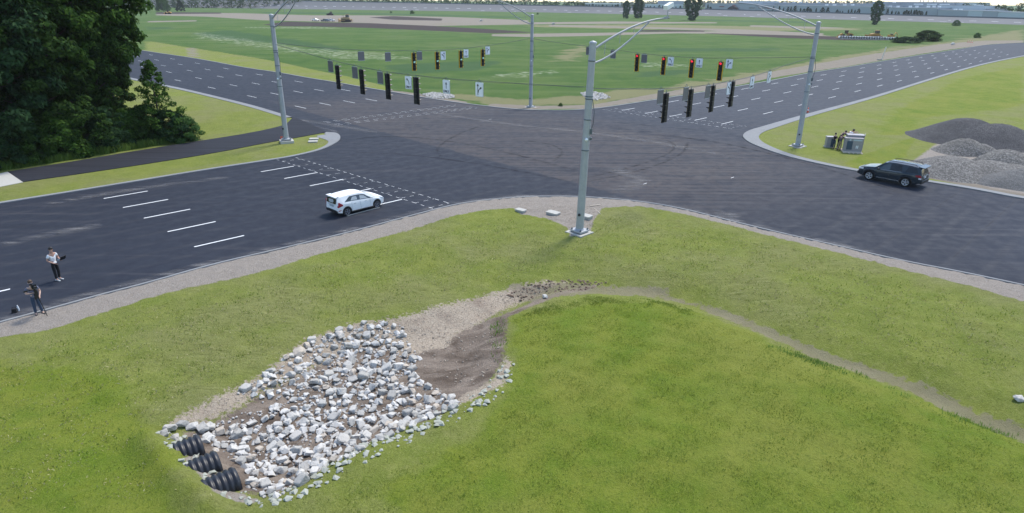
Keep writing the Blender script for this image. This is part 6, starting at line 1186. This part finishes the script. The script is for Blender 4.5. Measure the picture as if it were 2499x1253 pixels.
wood_band('far_woodland', [(1410, 4, 1900), (1470, 2.5, 1900), (1520, 4.5, 1900), (1580, 2.5, 1900), (1700, 0, 1900), (1900, 0, 1900), (2130, 1, 1900), (2200, 4.5, 1900)], 'pale blue wooded rise on the horizon behind the factory', 8, 5.5, 93, 2)
for lb, px, yb, yt in (('left light pole standing behind the test track', 1101, 12, -6), ('middle light pole standing behind the test track', 1285, 15, -6), ('right light pole standing by the white-roofed shed', 1477, 17, 3)):
    p = at_depth(px, yt, tdist(px) + 14); t = thing('light_pole', lb, 'light pole', (p.x, p.y, 0), 0, 'light poles behind the test track'); MB().tube([(0, 0, 0), (0, 0, p.z)], [.16, .09], 8).build('post', 'galv', t); MB().tube([(0, 0, p.z - .2), (-1.6, 0, p.z)], .06, 6).build('bracket', 'galv', t)
# ------------------------------------------------------------------ construction machines, trucks and pipes
def tracks(mb, y, L, h, w, mi=0):
    pl = arc(L / 2 - h / 2, h / 2, h / 2, -90, 90, 6) + arc(-L / 2 + h / 2, h / 2, h / 2, 90, 270, 6); mb.prism(pl, (0, y - w / 2, 0), (1, 0, 0), (0, 0, 1), (0, 1, 0), w, mi)
def dozer(label, p, rz, body='cat', s=1.0):
    t = thing('bulldozer', label, 'bulldozer', p, rz, 'earth moving machines'); t.scale = (s,) * 3
    for sy in (-1, 1): m = MB(); tracks(m, sy * 1.0, 3.6, 1.0, .55); m.build('track', 'steel_dark', t)
    m = MB(); m.prism([(-1.5, .55), (1.7, .55), (1.75, 1.55), (.3, 1.85), (.2, 1.75), (-1.5, 1.6)], (0, -.6, 0), (1, 0, 0), (0, 0, 1), (0, 1, 0), 1.2); m.build('hood', body, t)
    m = MB(); m.box((-.55, 0, 2.2), (1.15, 1.2, .95), taper=.92); m.build('cab', 'glass_dark', t); MB().box((-.55, 0, 2.74), (1.5, 1.6, .10)).build('cab_roof', body, t)
    for sy in (-1, 1): MB().box((1.3, sy * 1.32, .6), (2.4, .14, .18)).build('push_arm', body, t)
    m = MB(); m.prism([(0, .0), (.12, .0), (.02, .6), (.14, 1.25), (.0, 1.25), (-.12, .6)], (2.5, -1.75, .05), (1, 0, 0), (0, 0, 1), (0, 1, 0), 3.5); m.build('blade', body, t)
    MB().tube([(.9, .35, 1.85), (.9, .35, 2.5)], .06, 8).build('exhaust', 'steel_dark', t); m = MB(); m.box((-2.1, 0, .85), (.7, 1.0, .35)); m.box((-2.35, 0, .35), (.14, .14, .9)); m.build('ripper', body, t); return t
def loader(label, p, rz, s=1.0):
    t = thing('wheel_loader', label, 'wheel loader', p, rz, 'earth moving machines'); t.scale = (s,) * 3
    for x in (-1.5, 1.5):
        for y in (-1, 1): m = MB(); m.lathe([(.0, -.25), (.55, -.25), (.75, -.18), (.75, .18), (.55, .25), (0, .25)], (x, y, .75), 'Y', 20); m.build('wheel', 'rubber', t)
    m = MB(); m.prism([(-2.9, .9), (-.4, .8), (-.4, 1.9), (-1.0, 2.05), (-2.7, 1.6)], (0, -.75, 0), (1, 0, 0), (0, 0, 1), (0, 1, 0), 1.5); m.build('engine_hood', 'cat', t); m = MB(); m.box((.1, 0, 2.35), (1.1, 1.2, 1.3), taper=.95); m.build('cab', 'glass_dark', t); MB().box((.1, 0, 3.05), (1.5, 1.5, .10)).build('cab_roof', 'steel_dark', t)
    m = MB(); m.prism([(.6, .8), (2.2, .7), (2.9, .9), (2.8, 1.5), (2.0, 1.9), (1.0, 1.3)], (0, -.45, 0), (1, 0, 0), (0, 0, 1), (0, 1, 0), .9); m.build('front_frame', 'cat', t); m = MB(); m.prism([(2.9, .1), (3.7, .1), (3.4, .35), (3.2, 1.2), (2.9, 1.1)], (0, -1.3, 0), (1, 0, 0), (0, 0, 1), (0, 1, 0), 2.6); m.build('bucket', 'cat', t); return t
def excavator(label, p, rz, s=1.0):
    t = thing('excavator', label, 'excavator', p, rz, 'earth moving machines'); t.scale = (s,) * 3
    for y in (-.8, .8): m = MB(); tracks(m, y, 2.8, .7, .45); m.build('track', 'steel_dark', t)
    m = MB(); m.prism([(-1.5, .8), (1.1, .8), (1.1, 1.5), (-1.3, 1.9), (-1.6, 1.5)], (0, -.9, 0), (1, 0, 0), (0, 0, 1), (0, 1, 0), 1.8); m.build('house', 'cat', t); m = MB(); m.box((.5, .45, 1.9), (1.0, .8, 1.0), taper=.9); m.build('cab', 'glass_dark', t); m = MB(); m.tube([(.9, -.2, 1.3), (2.2, -.2, 2.9), (3.3, -.2, 2.3)], [.2, .18, .14], 6); m.build('boom', 'cat', t); m = MB(); m.tube([(3.3, -.2, 2.3), (3.5, -.2, .9)], .12, 6); m.build('stick', 'cat', t); m = MB(); m.prism([(3.2, .3), (3.7, .25), (3.8, .8), (3.4, 1.0)], (0, -.6, 0), (1, 0, 0), (0, 0, 1), (0, 1, 0), .8); m.build('bucket', 'steel_dark', t); return t
def pickup(label, p, rz, mat, cover=False):
    t = thing('pickup_truck', label, 'pickup truck', p, rz, 'trucks on the earthworks'); m = MB(); m.prism([(-2.9, .55), (2.85, .5), (2.9, .95), (2.7, 1.12), (1.3, 1.2), (-2.9, 1.2)], (0, -.95, 0), (1, 0, 0), (0, 0, 1), (0, 1, 0), 1.9); m.build('body', mat, t)
    m = MB(); m.prism([(-.9, 1.2), (1.25, 1.2), (.55, 1.85), (-.7, 1.9)] if not cover else [(-2.8, 1.2), (1.25, 1.2), (.55, 1.85), (-2.6, 1.85)], (0, -.85, 0), (1, 0, 0), (0, 0, 1), (0, 1, 0), 1.7); cb = m.build('cab', mat, t)
    for sy in (-1, 1): m = MB(); m.prism([(-.75, 1.28), (1.0, 1.28), (.5, 1.75), (-.6, 1.78)], (0, .853 * sy, 0), (1, 0, 0), (0, 0, 1), (0, sy, 0), .015); m.build('side_window', 'glass_dark', cb)
    m = MB(); m.add([(1.24, -.75, 1.24), (1.24, .75, 1.24), (.60, .7, 1.83), (.60, -.7, 1.83)], [(0, 1, 2, 3)]); ws = m.build('windscreen', 'glass_dark', cb); ws.location = (.02, 0, .015)
    for x in (-1.8, 1.8):
        for y in (-1, 1): m = MB(); m.lathe([(0, -.12), (.38, -.12), (.38, .12), (0, .12)], (x, y * .88, .38), 'Y', 18); m.build('wheel', 'rubber', t)
    MB().box((2.9, 0, .8), (.08, 1.5, .36)).build('grille', 'steel_dark', t); MB().box((2.92, 0, .5), (.12, 1.8, .16)).build('bumper', 'chrome', t); return t
dozer('dark bulldozer with green-grey cab behind the row of concrete pipes', G(2134, 95), R(180), 'cat', 1.25); loader('yellow wheel loader with dark cab left of the bulldozer behind the pipes', G(2064, 92.5), R(180), 1.0); excavator('small orange excavator at the right end of the pipe row', G(2174, 95.5), R(20), .9)
dozer('large tan bulldozer pushing earth beside the white pickups', G(845, 54.5), R(182), 'cat_tan', 1.75); dozer('small dark bulldozer on the far edge of the earthworks', G(807, 38), R(150), 'steel_dark', 1.2); loader('pale loader on the earthworks beside the cone-shaped evergreen', G(411, 35), R(170), 1.1)
pickup('left white pickup truck on the earthworks', G(770, 52), R(-35), 'truck_white'); pickup('grey blue pickup truck with covered bed between the white pickups', G(793, 53.5), R(150), 'truck_blue', True); pickup('right white pickup truck beside the tan bulldozer', G(808, 53), R(-20), 'truck_white')
PIPE = None
pr_ = []
for i in range(19): pr_.append((2050 + i * 6.25, 95.2 + i * .16))
pr_ += [(2168 + i * 6.4, 98.3 + .1 * i) for i in range(3)]
for i, (px, py) in enumerate(pr_):
    p = G(px, py); p.z = .62; t = thing('concrete_pipe', 'short pale concrete pipe lying in the row before the yellow machines', 'pipe', p, R(-100) + rnd.uniform(-.12, .12), 'concrete pipes laid out in a row')
    if PIPE is None:
        m = MB(); m.lathe([(.42, -1.1), (.58, -1.1), (.58, 1.1), (.42, 1.1), (.42, -1.1)], axis='X', n=22); PIPE = m.build('barrel', 'pipe_concrete', t); m = MB(); m.lathe([(.58, .85), (.66, .85), (.66, 1.12), (.58, 1.12)], axis='X', n=22); PB = m.build('collar', 'pipe_concrete', t); m = MB(); m.lathe([(.415, -1.05), (.415, 1.05)], axis='X', n=22); PD = m.build('bore', 'steel_dark', t)
    else:
        for src in (PIPE, PB, PD): c = src.copy(); COL.objects.link(c); c.parent = t
def chunk(label, px, py, s, mat, name='concrete_block', cat='concrete piece'):
    p = G(px, py); o = bpy.data.objects.new(name, RM[3]); COL.objects.link(o); o.location = p + UP * s * .3; o.scale = (s,) * 3; return tag(o, label, cat)
chunk('pale drum-like block on the earthworks left of the far pole', 1174, 53, 2.6, 'concrete'); chunk('pale block at the end of the earth bank right of the far pole', 1350, 61, 2.4, 'concrete'); chunk('small pale block by the roadside near the far bend', 2324, 110.5, 1.6, 'concrete')
# ------------------------------------------------------------------ air
hb = MB().box((0, 900, 10), (5200, 2900, 24)); hz = hb.build('haze', []); hm = bpy.data.materials.new('haze'); hm.use_nodes = True; ht = hm.node_tree
ht.nodes.remove(ht.nodes['Principled BSDF']); pv = ht.nodes.new('ShaderNodeVolumePrincipled'); pv.inputs['Color'].default_value = (.86, .90, .93, 1); pv.inputs['Density'].default_value = .00010; pv.inputs['Anisotropy'].default_value = .2
ht.links.new(pv.outputs[0], ht.nodes['Material Output'].inputs['Volume']); hz.data.materials.append(hm); tag(hz, 'thin pale summer haze over the far meadow and factory', 'haze', None, 'stuff')
